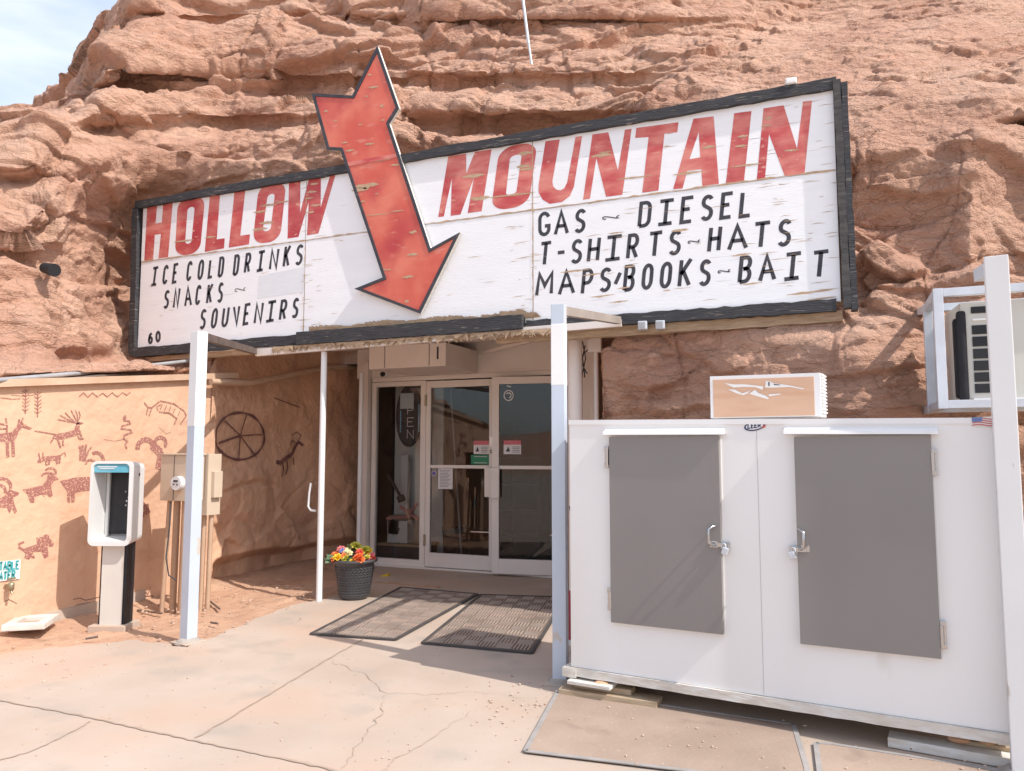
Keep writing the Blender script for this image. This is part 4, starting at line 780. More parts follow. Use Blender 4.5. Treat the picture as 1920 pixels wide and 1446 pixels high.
st = thing('storefront', 'glass storefront with two beige framed doors and a narrow sidelight', 'storefront', (-4.2, 8.35, 0))
SFY = 8.35
def fbar(mb, x0, x1, z0, z1, y=SFY, d=.07): mb.box(((x0+x1)/2, y, (z0+z1)/2), (x1-x0, d, z1-z0), bev=.004)
xs0 = -5.50; xj = -4.78; xd = -3.745; xe = -2.74
m_ = MB(); fbar(m_, xs0, xs0+.06, .02, 2.33); fbar(m_, xj, xj+.075, .0, 2.33); fbar(m_, xs0+.06, xj, 2.27, 2.33); fbar(m_, xs0+.06, xj, 0, .10); fbar(m_, xe-.0, xe+.08, 0, 2.36); fbar(m_, xs0, xe+.08, 2.335, 2.39, SFY-.005)
m_.build('door_frame', 'alum', st)
m_ = MB(); fbar(m_, -5.75, -2.2, 2.392, 2.80, SFY+.01, .06); m_.build('transom_panel', 'trim_paint', st)
for c_, d_ in (((xs0-.075, SFY-.03, 1.3), (.10, .14, 2.6)), ((-5.66, SFY+.1, 1.4), (.12, .1, 2.8)), ((xe+.23, SFY-.0, 1.26), (.28, .06, 2.52)), ((xe+.42, SFY-.35, 1.26), (.06, .7, 2.52))):
    m_ = MB(); m_.box(c_, d_, bev=.005); m_.build('side_panel', 'trim_paint', st)
m_ = MB(); m_.tube([(-5.42, 7.95, .0), (-5.42, 7.95, 2.42)], .03, 10); tmb('white_pipe', 'post_white', 'thin white upright pipe left of the sidelight, behind the flower pot', 'pipe', m_)
m_ = MB(); m_.add([(xs0+.06, SFY, .10), (xj, SFY, .10), (xj, SFY, 2.27), (xs0+.06, SFY, 2.27)], [(0, 1, 2, 3)]); m_.build('sidelight_glass', 'glass', st)
m_ = MB(); m_.box((-4.1, SFY, .012), (2.8, .16, .022), bev=.004); m_.build('threshold', 'alum', st)
def door(x0, x1, ang, hinge_left, lab):
    L_ = x1-x0; p0 = Vector((x0, SFY-.012, 0)) if hinge_left else Vector((x1, SFY-.012, 0)); rot = Matrix.Rotation(R(ang), 4, 'Z'); sg = 1 if hinge_left else -1
    def bx(mb, a, b, z0, z1, y=0, d=.05):
        c = rot @ Vector((sg*(a+b)/2, y, (z0+z1)/2)); mb.box(p0+c, (b-a, d, z1-z0), ang, .004)
    f = MB(); bx(f, 0, .065, .03, 2.32); bx(f, L_-.085, L_, .03, 2.32); bx(f, .065, L_-.085, 2.235, 2.32); bx(f, .065, L_-.085, .03, .20)
    fo = f.build('door', 'alum', st); fo['label'] = lab
    r = MB(); bx(r, .065, L_-.085, 1.235, 1.275); r.build('push_bar', 'alum', fo)
    g_ = MB(); pt = lambda a, z: p0+rot @ Vector((sg*a, 0, z)); g_.add([pt(.065, .2), pt(L_-.085, .2), pt(L_-.085, 2.235), pt(.065, 2.235)], [(0, 1, 2, 3)] if hinge_left else [(3, 2, 1, 0)]); g_.build('glass_pane', 'glass', fo)
    h = MB(); bx(h, L_-.12 if hinge_left else L_-.10, L_-.035 if hinge_left else L_-.0, .90, 1.25, -.06, .035); h.build('pull_plate', 'alum', fo)
    hg = MB()
    for z in (.35, 2.08): bx(hg, -.012, .012, z-.07, z+.07, -.035, .02)
    hg.build('hinge', 'brass', fo)
    return fo, lambda a, z, off=.01: np.array(p0+rot @ Vector((sg*a, -off, z)))
dl, pl_ = door(xj+.08, xd, 0, True, 'closed left door of the pair'); dr, pr_ = door(xd+.012, xe, 10, False, 'right door standing slightly ajar')
def plate(P, a0, a1, z0, z1, off, name, m, parent, t=.002):
    q = [P(a0, z0, off), P(a1, z0, off), P(a1, z1, off), P(a0, z1, off)]; return MB().poly(q, n=NS).build(name, m, parent)
LW = xd-xj-.08
for P, par, a0, a1 in ((pl_, dl, LW-.30, LW-.095), (pr_, dr, LW+.01-.30-.0, LW-.085)):
    if P is pr_: a0, a1 = LW-.10, LW-.31
    s_ = plate(P, a0, a1, 1.41, 1.57, .004, 'sticker', 'paper', par); plate(P, a0, a1, 1.52, 1.57, .006, 'sticker_band', 'sticker_red', par)
    d_ = a1-a0; c_ = P(a0+d_*.25, 1.465, .007); tri = MB(); tri.poly([P(a0+d_*.13, 1.44, .007), P(a0+d_*.37, 1.44, .007), P(a0+d_*.27, 1.50, .007)], n=NS)
    for i in range(4): tri.poly([P(a0+d_*.5, 1.43+i*.02, .007), P(a0+d_*.92, 1.43+i*.02, .007), P(a0+d_*.92, 1.436+i*.02, .007), P(a0+d_*.5, 1.436+i*.02, .007)], n=NS)
    tri.build('sticker_print', 'ink', par)
plate(pl_, LW-.335, LW-.095, 1.285, 1.40, .004, 'sticker', 'sticker_green', dl)
mb = MB(); [mb.poly([pl_(LW-.29, z, .006), pl_(LW-.12, z, .006), pl_(LW-.12, z+.006, .006), pl_(LW-.29, z+.006, .006)], n=NS) for z in (1.375, 1.30)]; mb.build('sticker_print', 'paper', dl)
plate(pl_, .17, .37, .98, 1.232, .004, 'paper_notice', 'paper', dl)
mb = MB()
for i in range(12): mb.poly([pl_(.195, 1.205-i*.018, .006), pl_(.345-.02*(i % 3), 1.205-i*.018, .006), pl_(.345-.02*(i % 3), 1.209-i*.018, .006), pl_(.195, 1.209-i*.018, .006)], n=NS)
mb.build('notice_print', 'ink', dl)
def disc(P, a, z, r, off, name, m, par, n=20): return MB().poly([P(a+r*math.cos(2*math.pi*i/n), z+r*math.sin(2*math.pi*i/n), off) for i in range(n)], n=NS).build(name, m, par)
disc(pl_, .11, 1.17, .034, .004, 'round_sticker', 'paper', dl); disc(pl_, .11, 1.17, .027, .006, 'round_sticker_print', 'purple', dl)
mb = MB(); cen = (LW-.16, 2.10); mb.ribbon([pr_(cen[0]+.055*math.cos(a), cen[1]+.06*math.sin(a), .005) for a in np.linspace(0, 6.28, 24)[:-1]], .012, NS, closed=True)
mb.ribbon([pr_(cen[0]+.03*math.cos(a), cen[1]+.03*math.sin(a), .005) for a in np.linspace(.5, 4.5, 12)], .014, NS); mb.ribbon([pr_(cen[0]-.03, cen[1]+.10, .005), pr_(cen[0]+.02, cen[1]+.115, .005)], .012, NS); mb.build('decal', 'faded_white', dr)
lk = MB(); lk.box((xd-.045, SFY-.045, 1.56), (.04, .02, .12)); lk.lathe((xd-.045, SFY-.05, 1.44), [(0, -.018), (.02, -.018), (.02, .018), (0, .018)], 12); lk.build('lock', 'chrome', dl)
# room behind the glass
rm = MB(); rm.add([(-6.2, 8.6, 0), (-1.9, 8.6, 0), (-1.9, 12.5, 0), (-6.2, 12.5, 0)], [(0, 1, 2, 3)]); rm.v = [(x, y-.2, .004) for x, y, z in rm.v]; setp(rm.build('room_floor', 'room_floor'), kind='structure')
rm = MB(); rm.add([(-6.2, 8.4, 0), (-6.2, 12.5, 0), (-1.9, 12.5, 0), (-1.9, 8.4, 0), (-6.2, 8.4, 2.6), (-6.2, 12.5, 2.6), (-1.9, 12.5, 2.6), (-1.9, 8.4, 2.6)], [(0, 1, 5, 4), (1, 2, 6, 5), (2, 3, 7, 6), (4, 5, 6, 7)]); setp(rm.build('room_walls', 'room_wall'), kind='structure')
mat('pale_board', (.78, .77, .75), .8, (.70, .69, .67), 2)
m_ = MB(); m_.box((-5.12, 8.88, 1.3), (.74, .03, 2.55)); tmb('display_backboard', 'pale_board', 'pale grey backboard standing behind the things in the sidelight', 'partition', m_)
# things behind the sidelight and doors
def sfp(x, y, Y): return F(x, y, Y)
def ibox(name, m, lab, cat, px0, py0, px1, py1, Y, dep, bev=.004):
    a = F(px0, py0, Y); b = F(px1, py1, Y); mb = MB(); mb.box(((a[0]+b[0])/2, Y+dep/2, (a[2]+b[2])/2), (abs(b[0]-a[0]), dep, abs(a[2]-b[2])), bev=bev); return tmb(name, m, lab, cat, mb)
sh = thing('display_ledge', 'low ledge behind the sidelight glass carrying boxes', 'shelf', (-5.1, 8.6, 0)); m_ = MB(); m_.box((-5.13, 8.62, .12), (.66, .4, .24)); m_.build('ledge_body', 'shelf_dark', sh); m_ = MB(); m_.box((-5.13, 8.62, .255), (.7, .42, .03)); m_.build('ledge_top', 'carton', sh)
wb = thing('storage_box', 'white storage box with dark oval handle hole behind the sidelight', 'box', tuple(F(742, 1040, 8.48)))
a = F(724, 1042, 8.48); b = F(762, 1002, 8.48); m_ = MB(); m_.box(((a[0]+b[0])/2, 8.60, .27+(b[2]-a[2])/2), (b[0]-a[0], .2, b[2]-a[2]), bev=.004); m_.build('box_body', 'white_plastic', wb)
cxy = ((a[0]+b[0])/2, .27+(b[2]-a[2])*.62); MB().poly([(cxy[0]+.04*math.cos(t), 8.497, cxy[1]+.016*math.sin(t)) for t in np.linspace(0, 6.28, 16)[:-1]], n=NS).build('handle_hole', 'ink', wb)
ibox('picture_card', 'f_leaf', 'small green picture card standing on the white storage box', 'card', 727, 1002, 748, 975, 8.5, .02)
ibox('cardboard_box', 'carton', 'brown cardboard box inside the sidelight above the white box', 'box', 728, 992, 765, 968, 8.62, .2)
for px, py, px2, py2, n_ in ((725, 972, 768, 968, 'long flat'), (750, 950, 785, 974, 'slanting'), (768, 964, 782, 944, 'upright')):
    m_ = MB(); m_.bar(F(px, py, 8.46), F(px2, py2, 8.46), .03, .035); tmb('pink_package', 'pink_thing', n_+' pink package heaped behind the sidelight glass', 'package', m_, )
m_ = MB(); m_.bar(F(728, 890, 8.5), F(750, 930, 8.5), .03, .03); m_.tube([F(750, 930, 8.5), F(754, 940, 8.5)], .05, 10); tmb('duster', 'shelf_dark', 'dark handled duster leaning inside the sidelight', 'duster', m_)
m_ = MB(); m_.box((F(758, 900, 8.7)[0], 8.72, 1.02), (.11, .06, .75), bev=.01); tmb('white_column', 'white_plastic', 'narrow white display column standing inside the sidelight', 'display', m_)
op_ = thing('open_sign', 'dark oval OPEN sign hung sideways behind the sidelight glass', 'sign', tuple(F(768, 770, 8.44)))
a = F(766, 780, 8.45); m_ = MB(); m_.poly([(a[0]+.19*math.cos(t), 8.45, a[2]+.40*math.sin(t)) for t in np.linspace(0, 6.28, 32)[:-1]], n=NS, t=.03); mat('oval_board', (.045, .045, .05), .6); m_.build('sign_board', 'oval_board', op_)
m_ = MB()      # letters read sideways down the board
for i, chx in enumerate('OPEN'):
    zc = a[2]+.23-i*.155; u0 = a[0]-.02; glyph(m_, chx, [(u0, 8.447, zc-.055), (u0+.10, 8.447, zc-.055), (u0+.10, 8.447, zc+.055), (u0, 8.447, zc+.055)], .009, NS)
m_.build('neon_letters', 'neon_white', op_)
m_ = MB(); dots = MB()
for xo, n_ in ((-.115, 11), (.155, 14)):
    for i in range(n_): dots.box((a[0]+xo, 8.446, a[2]-.2+i*.026), (.012, .002, .012))
dots.build('light_dots', 'neon_blue', op_)
m_ = MB(); q = F(763, 752, 8.42); m_.box((q[0], 8.42, q[2]), (.2, .004, .2)); tmb('paper_sheet', 'faded_white', 'pale square paper taped above the OPEN sign', 'paper', m_)
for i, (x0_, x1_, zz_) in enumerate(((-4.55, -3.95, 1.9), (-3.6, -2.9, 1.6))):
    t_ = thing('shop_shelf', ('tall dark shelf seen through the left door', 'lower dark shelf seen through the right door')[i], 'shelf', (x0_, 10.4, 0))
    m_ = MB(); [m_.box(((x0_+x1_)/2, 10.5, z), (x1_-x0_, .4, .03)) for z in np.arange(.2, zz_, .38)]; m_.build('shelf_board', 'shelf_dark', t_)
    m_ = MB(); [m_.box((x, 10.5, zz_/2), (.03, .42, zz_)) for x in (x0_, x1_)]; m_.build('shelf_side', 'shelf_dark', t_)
m_ = MB(); m_.tube([F(866, 1050, 8.9)*[1, 1, 0]+[0, 0, .02], F(845, 730, 8.9)], .012, 6); tmb('inner_pole', 'grey_pipe', 'slim upright pole behind the left door glass', 'pole', m_)
bn = MB(); q = F(850, 1040, 9.0); bn.lathe((q[0], 9.05, .02), [(0, 0), (.16, 0), (.21, .42), (.2, .43), (.19, .42), (0, .40)], 18); tmb('waste_bin', 'dark_void', 'black round bin standing inside the left door', 'bin', bn)
# box over the door
db = thing('metal_box', 'beige boxy metal housing hung under the canopy over the left door', 'housing', (-4.5, 7.9, 2.4))
m_ = MB(); m_.box((-4.50, 7.9, 2.535), (1.02, .82, .27), bev=.012); m_.build('housing_body', 'trim_paint', db)
m_ = MB(); [m_.box((x, 7.488, 2.535), (.006, .006, .25)) for x in (-4.79, -4.2)]; m_.build('seam', 'steel_dark', db)
m_ = MB(); m_.box((-4.09, 7.487, 2.55), (.02, .006, .14)); m_.build('slot', 'ink', db)
cc = thing('security_camera', 'small dark dome security camera at the left head of the storefront', 'camera', tuple(F(722, 698, 8.2)))
q = F(722, 699, 8.2); m_ = MB(); m_.lathe((q[0], 8.2, q[2]-.03), [(0, -.03), (.03, -.02), (.045, .02), (.05, .05), (0, .05)], 14); m_.build('camera_body', 'white_plastic', cc); m_ = MB(); m_.tube([(q[0], 8.16, q[2]-.02), (q[0], 8.13, q[2]-.03)], .03, 12); m_.build('lens', 'dark_lens', cc)

# ------------------------------------------------------------------ posts and poles
mat('grout', (.30, .27, .245), .95, (.42, .36, .31), 16, bump=.8, bscale=40)
mat('arm_brown', (.27, .225, .195), .7, (.33, .28, .24), 6)
def post(base, top_z, wd, ang, arm_to, lab, arm_m, band=None, sm='post_paint'):
    t = thing('square_post', lab, 'post', (base[0], base[1], 0), 'square white posts before the entrance')
    m_ = MB(); m_.box((base[0], base[1], top_z/2), (wd, wd, top_z), ang, .004); m_.build('shaft', sm, t)
    if band: m_ = MB(); m_.box((base[0], base[1], (band[0]+band[1])/2), (wd+.002, wd+.002, band[1]-band[0]), ang, .004); m_.build('white_band', 'post_white', t)  # slightly wider white band over part of the shaft
    m_ = MB(); m_.box((base[0], base[1], .006), (wd+.1, wd+.1, .012), ang, .003); m_.build('base_plate', 'concrete', t)
    m_ = MB(); m_.lathe((base[0], base[1], 0), [(wd*.95+.02, .0), (wd*.80+.01, .018), (wd*.72, .034), (wd*.5, .036)], 14); m_.build('foot_grout', 'grout', t)
    if arm_to is not None:
        m_ = MB(); m_.bar((base[0]+.0, base[1]+wd*.5, top_z-.03), arm_to, .05, .06); m_.build('arm', arm_m, t)
    return t
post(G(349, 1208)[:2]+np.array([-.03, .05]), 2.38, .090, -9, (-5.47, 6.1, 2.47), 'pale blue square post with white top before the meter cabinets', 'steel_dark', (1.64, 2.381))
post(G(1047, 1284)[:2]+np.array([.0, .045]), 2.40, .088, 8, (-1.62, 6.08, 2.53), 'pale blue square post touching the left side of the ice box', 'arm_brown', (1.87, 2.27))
pr = C0+ray(1881, 845)*3.52; post((pr[0]+.01, pr[1]-.012), 2.36, .096, -6.5, (pr[0]-.02, pr[1]+.24, 2.33), 'white square post in front of the right end of the ice box', 'galvanised', None, 'post_white')
tp = thing('thin_pole', 'slim round white pole holding the canopy edge beside the flower pot', 'pole', tuple(G(598, 1128)))
q = G(598, 1127); m_ = MB(); m_.tube([(q[0], q[1], 0), (q[0], q[1], 2.43)], .030, 14); m_.build('pole_shaft', 'post_white', tp)
m_ = MB(); hk = [F(x, y, q[1]) for x, y in ((592, 958), (583, 957), (578, 950), (580, 925), (583, 906))]; m_.tube(hk, .012, 8); m_.build('hook', 'post_white', tp)
cl = thing('round_column', 'thick round cream column behind the centre post under the canopy end', 'column', (-2.14, 6.5, 0)); m_ = MB(); m_.tube([(-2.14, 6.5, 0), (-2.14, 6.5, 2.5)], .066, 20); m_.build('column_shaft', 'trim_paint', cl)
q = F(1058, 700, 6.9); m_ = MB(); m_.box((q[0], 6.9, 1.25), (.07, .06, 2.5)); tmb('slim_upright', 'trim_paint', 'slim beige upright just behind the centre post', 'post', m_)
jb = thing('junction_box', 'beige junction box with a conduit at the right edge of the recess', 'junction box', tuple(F(1118, 646, 7.0)))
q = F(1117, 646, 6.6); m_ = MB(); m_.box((q[0], 6.6, q[2]), (.13, .1, .15), 0, .01); m_.build('box_body', 'trim_paint', jb); m_ = MB(); m_.tube([(q[0], 6.6, q[2]-.07), (q[0]-.0, 6.6, .3)], .022, 10); m_.build('box_conduit', 'trim_paint', jb)
cb = MB()
for k in range(3): cb.tube([F(1092+k*5, 640+8*k, 6.7), F(1098-6*k, 672, 6.68), F(1092+4*k, 700, 6.7), F(1090+6*k, 716-8*k, 6.7)], .006, 5)
tmb('loose_cable', 'ink', 'tangle of dark cables hanging in the gap behind the column', 'cable', cb)
# jaw of the rock at the right of the recess
def jaw():
    pts = []; ny, nz = 60, 90
    ys = np.linspace(6.35, 8.5, ny); zs = np.linspace(-.1, 2.9, nz); Y, Z = np.meshgrid(ys, zs, indexing='ij'); p = np.stack([0*Y.ravel(), Y.ravel(), Z.ravel()], 1)
    Xv = (-1.86-(Y.ravel()-6.35)*.25+.10*fbm(p*1.3+40, 4)+.03*fbm(p*6, 3)).reshape(Y.shape); idx = np.arange(Y.size).reshape(Y.shape); mb = MB()
    mb.v = [tuple(q) for q in np.stack([Xv, Y, Z], 2).reshape(-1, 3)]; mb.f = [tuple(q) for q in np.stack([idx[:-1, :-1], idx[:-1, 1:], idx[1:, 1:], idx[1:, :-1]], 2).reshape(-1, 4)]; mb.sm = [True]*len(mb.f)
    setp(mb.build('cliff_jaw', 'plaster'), kind='structure')
jaw()
# flood lamps under the sign
for i, (px, py) in enumerate(((1205, 611), (1238, 610))):
    q = F(px, py, 6.10); fl = thing('flood_lamp', ('small square flood lamp nearer the arm under the sign', 'small square flood lamp farther from the arm under the sign')[i], 'lamp', tuple(q), 'flood lamps under the sign')
    m_ = MB(); m_.box(q, (.075, .08, .07), 10, .008); m_.build('lamp_body', 'galvanised', fl); m_ = MB(); m_.box(q+[.0, -.042, 0], (.055, .006, .05), 10); m_.build('lamp_lens', 'grey_pipe', fl); m_ = MB(); m_.tube([q+[0, .02, .03], q+[-.02, .05, .08]], .01, 6); m_.build('lamp_stem', 'steel_dark', fl)
q = F(1483, 163, 6.139); m_ = MB(); m_.box((q[0], 6.13, ZT+.11), (.085, .10, .05), 5, .012); tmb('solar_lamp', 'vinyl_white', 'small white lamp sitting on the top edge of the sign', 'lamp', m_)
q = RH(96, 506, 8.35); fl = thing('black_floodlight', 'black floodlight fixed to the shaded rock left of the sign', 'lamp', tuple(q)); m_ = MB(); m_.tube([q+[-.05, -.03, .015], q+[.13, -.06, -.03]], [.05, .062], 14); m_.build('lamp_head', 'dark_void', fl); m_ = MB(); m_.tube([q, q+[-.3, .2, .05]], .02, 6); m_.build('lamp_arm', 'dark_void', fl)

# ------------------------------------------------------------------ ice merchandiser
IA = -6.5; I0 = np.array([-1.497, 4.434, 0.0])
fr_ = frame(I0, IA); U_ = np.array([math.cos(R(IA)), math.sin(R(IA)), 0]); N_ = np.array([math.sin(R(IA)), -math.cos(R(IA)), 0])
def ip_(x, y):
    q = V(x, y, I0, IA); return float((q-I0) @ U_), float(q[2])
ice = thing('ice_box', 'white outdoor ice box with two grey doors raised on wood blocks', 'ice box', tuple(I0))
WI, ZB1, ZT1, DI = 2.206, .155, 1.622, .92
def ibx(mb, x0, x1, y0, y1, z0, z1, bev=.0): c = fr_((x0+x1)/2, (y0+y1)/2, (z0+z1)/2); return mb.box(c, (x1-x0, y1-y0, z1-z0), IA, bev)
# body: bottom edge slopes with the box set slightly out of level
def ihex(mb, x0, x1, y0, y1, zb0, zb1, zt0, zt1): return mb.hexa([fr_(x0, y0, zb0), fr_(x1, y0, zb1), fr_(x1, y1, zb1), fr_(x0, y1, zb0)], [fr_(x0, y0, zt0), fr_(x1, y0, zt1), fr_(x1, y1, zt1), fr_(x0, y1, zt0)])
m_ = MB(); ihex(m_, 0, WI, 0, DI, .163, .165, 1.634, 1.602); m_.build('body', 'enamel', ice)
m_ = MB(); ihex(m_, -.004, WI+.004, -.006, .03, 1.609, 1.577, 1.638, 1.606); m_.build('top_trim', 'enamel', ice)
xm, _ = ip_(1424, 1000); m_ = MB(); ihex(m_, xm-.001, xm+.001, -.0012, .01, .17, .17, 1.60, 1.60); mat('seam_grey', (.42, .41, .40), .6); m_.build('seam', 'seam_grey', ice)
def idoor(px, lab, hinge_left):
    (xa, za), (xb, zb), (xc, zc), (xd_, zd) = [ip_(*p) for p in px]       # tl tr br bl
    x0, x1 = (xa+xd_)/2, (xb+xc)/2; m_ = MB(); y0 = -.032
    m_.hexa([fr_(x0, y0, zd), fr_(x1, y0, zc), fr_(x1, -.006, zc), fr_(x0, -.006, zd)], [fr_(x0, y0, za), fr_(x1, y0, zb), fr_(x1, -.006, zb), fr_(x0, -.006, za)])
    d = m_.build('door', 'grey_door', ice); d['label'] = lab
    m_ = MB(); e = .006; m_.hexa([fr_(x0-e, -.006, zd-e), fr_(x1+e, -.006, zc-e), fr_(x1+e, .0, zc-e), fr_(x0-e, .0, zd-e)], [fr_(x0-e, -.006, za+e), fr_(x1+e, -.006, zb+e), fr_(x1+e, .0, zb+e), fr_(x0-e, .0, za+e)]); m_.build('gasket', 'vinyl_white', d)
    return d, x0, x1, (zd+zc)/2, za
d1, a0, a1, zb_, zt_ = idoor([(1145, 820), (1350, 818), (1358, 1188), (1150, 1165)], 'left grey door, hinged at left', True); d2, b0, b1, _, _ = idoor([(1490, 820), (1745, 815), (1765, 1233), (1503, 1205)], 'right grey door, hinged at right', False)
def handle(d, px, sg, lockpx):
    x, z = ip_(*px); m_ = MB(); h = .052
    m_.tube([fr_(x+sg*.022, -.034, z+h), fr_(x+sg*.010, -.06, z+h-.002), fr_(x-sg*.008, -.075, z+h-.014), fr_(x-sg*.008, -.075, z-h+.014), fr_(x+sg*.010, -.06, z-h+.002), fr_(x+sg*.022, -.034, z-h)],   .007, 8)
    ibx(m_, x-.012, x+.03, -.036, -.031, z-h-.012, z-h+.022); m_.build('handle', 'chrome', d)
    x2, z2 = ip_(*lockpx); m_ = MB(); ibx(m_, min(x, x2)-.01, max(x, x2)+.014, -.040, -.034, z2+.004, z2+.026); ibx(m_, x2-.022, x2+.022, -.03, -.005, z2-.008, z2+.03, .003); m_.build('hasp', 'chrome', d)
    m_ = MB(); c = fr_(x2+sg*.006, -.045, z2-.016); m_.box(c, (.034, .018, .04), IA, .006, Matrix.Rotation(R(IA), 4, 'Z') @ Matrix.Rotation(R(sg*20), 4, 'Y')); m_.tube([fr_(x2-.010, -.045, z2+.0), fr_(x2-.010, -.045, z2+.018), fr_(x2, -.045, z2+.026), fr_(x2+.010, -.045, z2+.018), fr_(x2+.010, -.045, z2)], .004, 6); m_.build('padlock', 'galvanised', d)
handle(d1, (1338, 1003), 1, (1361, 1026)); handle(d2, (1508, 1010), -1, (1490, 1034))
for d, px in ((d1, (1140, 857)), (d1, (1146, 1122)), (d2, (1752, 866)), (d2, (1769, 1189))):
    x, z = ip_(*px); m_ = MB(); ibx(m_, x-.012, x+.012, -.024, -.002, z-.062, z+.062, .004); m_.tube([fr_(x+(.006 if d is d1 else -.006), -.03, z-.045), fr_(x+(.006 if d is d1 else -.006), -.03, z+.045)], .009, 8); ibx(m_, x-.014, x+.014, -.028, -.018, z+.035, z+.065, .003); ibx(m_, x-.014, x+.014, -.028, -.018, z-.065, z-.035, .003); m_.build('hinge', 'chrome', d)
for (pa, pb) in (((1136, 812), (1360, 811)), ((1472, 810), (1759, 810))):
    xa, za = ip_(*pa); xb, zb = ip_(*pb); m_ = MB(); m_.hexa([fr_(xa, -.05, za-.012), fr_(xb, -.05, zb-.012), fr_(xb, 0, zb-.006), fr_(xa, 0, za-.006)], [fr_(xa, -.046, za+.004), fr_(xb, -.046, zb+.004), fr_(xb, 0, zb+.024), fr_(xa, 0, za+.024)]); m_.build('drip_rail', 'enamel', ice)
# badge and flag sticker
xb_, zb2 = ip_(1415, 799); m_ = MB(); m_.poly([fr_(xb_+.056*math.cos(t), -.003, zb2+.026*math.sin(t)+.008*math.cos(t)) for t in np.linspace(0, 6.28, 28)[:-1]], n=N_); bdg = m_.build('badge', 'navy', ice)
m_ = MB(); m_.poly([fr_(xb_+.046*math.cos(t), -.0045, zb2+.019*math.sin(t)+.006*math.cos(t)) for t in np.linspace(0, 6.28, 28)[:-1]], n=N_); m_.build('badge_field', 'vinyl_white', bdg)
m_ = MB(); textline(m_, 'LEER', fr_(xb_-.036, -.006, zb2-.012), np.array([U_[0], U_[1], .08]), (.1, 0, .995), .023, .018, .006, N_, .6); m_.build('badge_lettering', 'navy', bdg)
m_ = MB(); m_.poly([fr_(xb_+.038, -.0062, zb2-.002), fr_(xb_+.062, -.0062, zb2+.006), fr_(xb_+.055, -.0062, zb2-.008), fr_(xb_+.042, -.0062, zb2-.012)], n=N_); m_.build('badge_flash', 'flag_red', bdg)
xa, za = ip_(1822, 783); m_ = MB(); FWd, FH = .118, .040
m_.poly([fr_(xa+.0, -.008, za-FH), fr_(xa+FWd, -.008, za-FH+.004), fr_(xa+FWd, -.008, za+.004), fr_(xa, -.008, za)], n=N_); flg = m_.build('flag_sticker', 'vinyl_white', ice)
m_ = MB()
for i in range(4):
    z_ = za-.006-i*.0105; m_.ribbon([fr_(xa+FWd*t, -.0095, z_+.004*math.sin(t*7)) for t in np.linspace(.0 if i > 1 else .36, 1, 9)], .0045, N_)
m_.build('flag_stripes', 'flag_red', flg)
m_ = MB(); m_.poly([fr_(xa, -.0100, za-.022), fr_(xa+.042, -.0100, za-.019), fr_(xa+.042, -.0100, za), fr_(xa, -.0100, za)], n=N_); m_.build('flag_canton', 'flag_blue', flg)
# compressor housing on top
(xa, za), (xb, zb) = ip_(1331, 706), ip_(1536, 700)
dy = .22; kx = lambda x: (x+1.0)*(1+dy/4.9)-1.0
q1 = V(1331, 706, fr_(0, dy, 0), IA); q2 = V(1537, 699, fr_(0, dy, 0), IA); xa = float((q1-I0) @ U_); xb = float((q2-I0) @ U_); zt = float(q1[2]); zt2 = float(q2[2])
m_ = MB(); ihex(m_, xa, xb, dy, dy+.22, 1.64, 1.64, zt, zt2); cz = m_.build('compressor_housing', 'enamel', ice)
m_ = MB(); ihex(m_, xa+.018, xb-.032, dy-.004, dy, 1.645, 1.645, zt-.022, zt2-.02); m_.build('printed_panel', 'peach_print', cz)
m_ = MB()
for i in range(12): ibx(m_, xb-.001, xb+.010, dy+.02, dy+.20, 1.66+i*.019, 1.668+i*.019)
m_.build('louvre', 'enamel', cz)
def cpx(pts): return [(x/6.4+1300, y/6.4+680) for x, y in pts]
m_ = MB()
for k, pl in enumerate(([(370, 245), (510, 262), (600, 258), (840, 285), (830, 330), (800, 315), (740, 295), (600, 292), (480, 300)], [(870, 220), (920, 222), (960, 245), (1160, 275), (1330, 310), (1320, 322), (1150, 292), (960, 302), (860, 300)], [(410, 320), (500, 325), (590, 370), (690, 335), (650, 370), (600, 392), (520, 370)], [(670, 375), (740, 325), (780, 365), (860, 395), (915, 430), (890, 440), (760, 402)], [(905, 380), (1050, 370), (1045, 382), (910, 405)])):
    m_.poly([V(x, y, fr_(0, dy-.006-.0006*k, 0), IA) for x, y in cpx(pl)], n=N_)
m_.build('torn_sticker', 'vinyl_white', cz)
m_ = MB(); m_.poly([V(x, y, fr_(0, dy-.010, 0), IA) for x, y in cpx([(898, 232), (915, 232), (915, 280), (900, 282)])], n=N_); m_.poly([V(x, y, fr_(0, dy-.010, 0), IA) for x, y in cpx([(955, 255), (1040, 265), (1040, 272), (975, 270)])], n=N_); m_.build('sticker_print', 'ink', cz)
# wooden skid
m_ = MB(); zl = lambda x: .165+(x/WI)*.002
def skid(mb, x0, x1, y0, y1, h, dz=0, n=24, jit=.0018):
    rows = []
    for i in range(n+1):
        x = x0+(x1-x0)*i/n; z = zl(x)-.004+dz; j = lambda: random.uniform(-jit, jit)
        rows += [fr_(x, y0+j(), z-h+j()), fr_(x, y0+j(), z+j()*.4), fr_(x, y1, z), fr_(x, y1, z-h)]
    fs = [(i*4+k, i*4+4+k, i*4+4+(k+1) % 4, i*4+(k+1) % 4) for i in range(n) for k in range(4)]+[(0, 1, 2, 3), (n*4+3, n*4+2, n*4+1, n*4)]
    mb.add(rows, fs)
skid(m_, -.045, WI+.0, -.018, .05, .048); skid(m_, -.045, WI+.05, DI-.1, DI, .048)
skid(m_, -.05, .04, -.022, DI, .052, -.006, 3); skid(m_, WI-.05, WI+.02, -.022, DI+.05, .05, .0, 3)
skid(m_, 0, WI, .1, DI-.12, .02, 0, 6)
m_.build('skid', 'weathered_wood', ice)
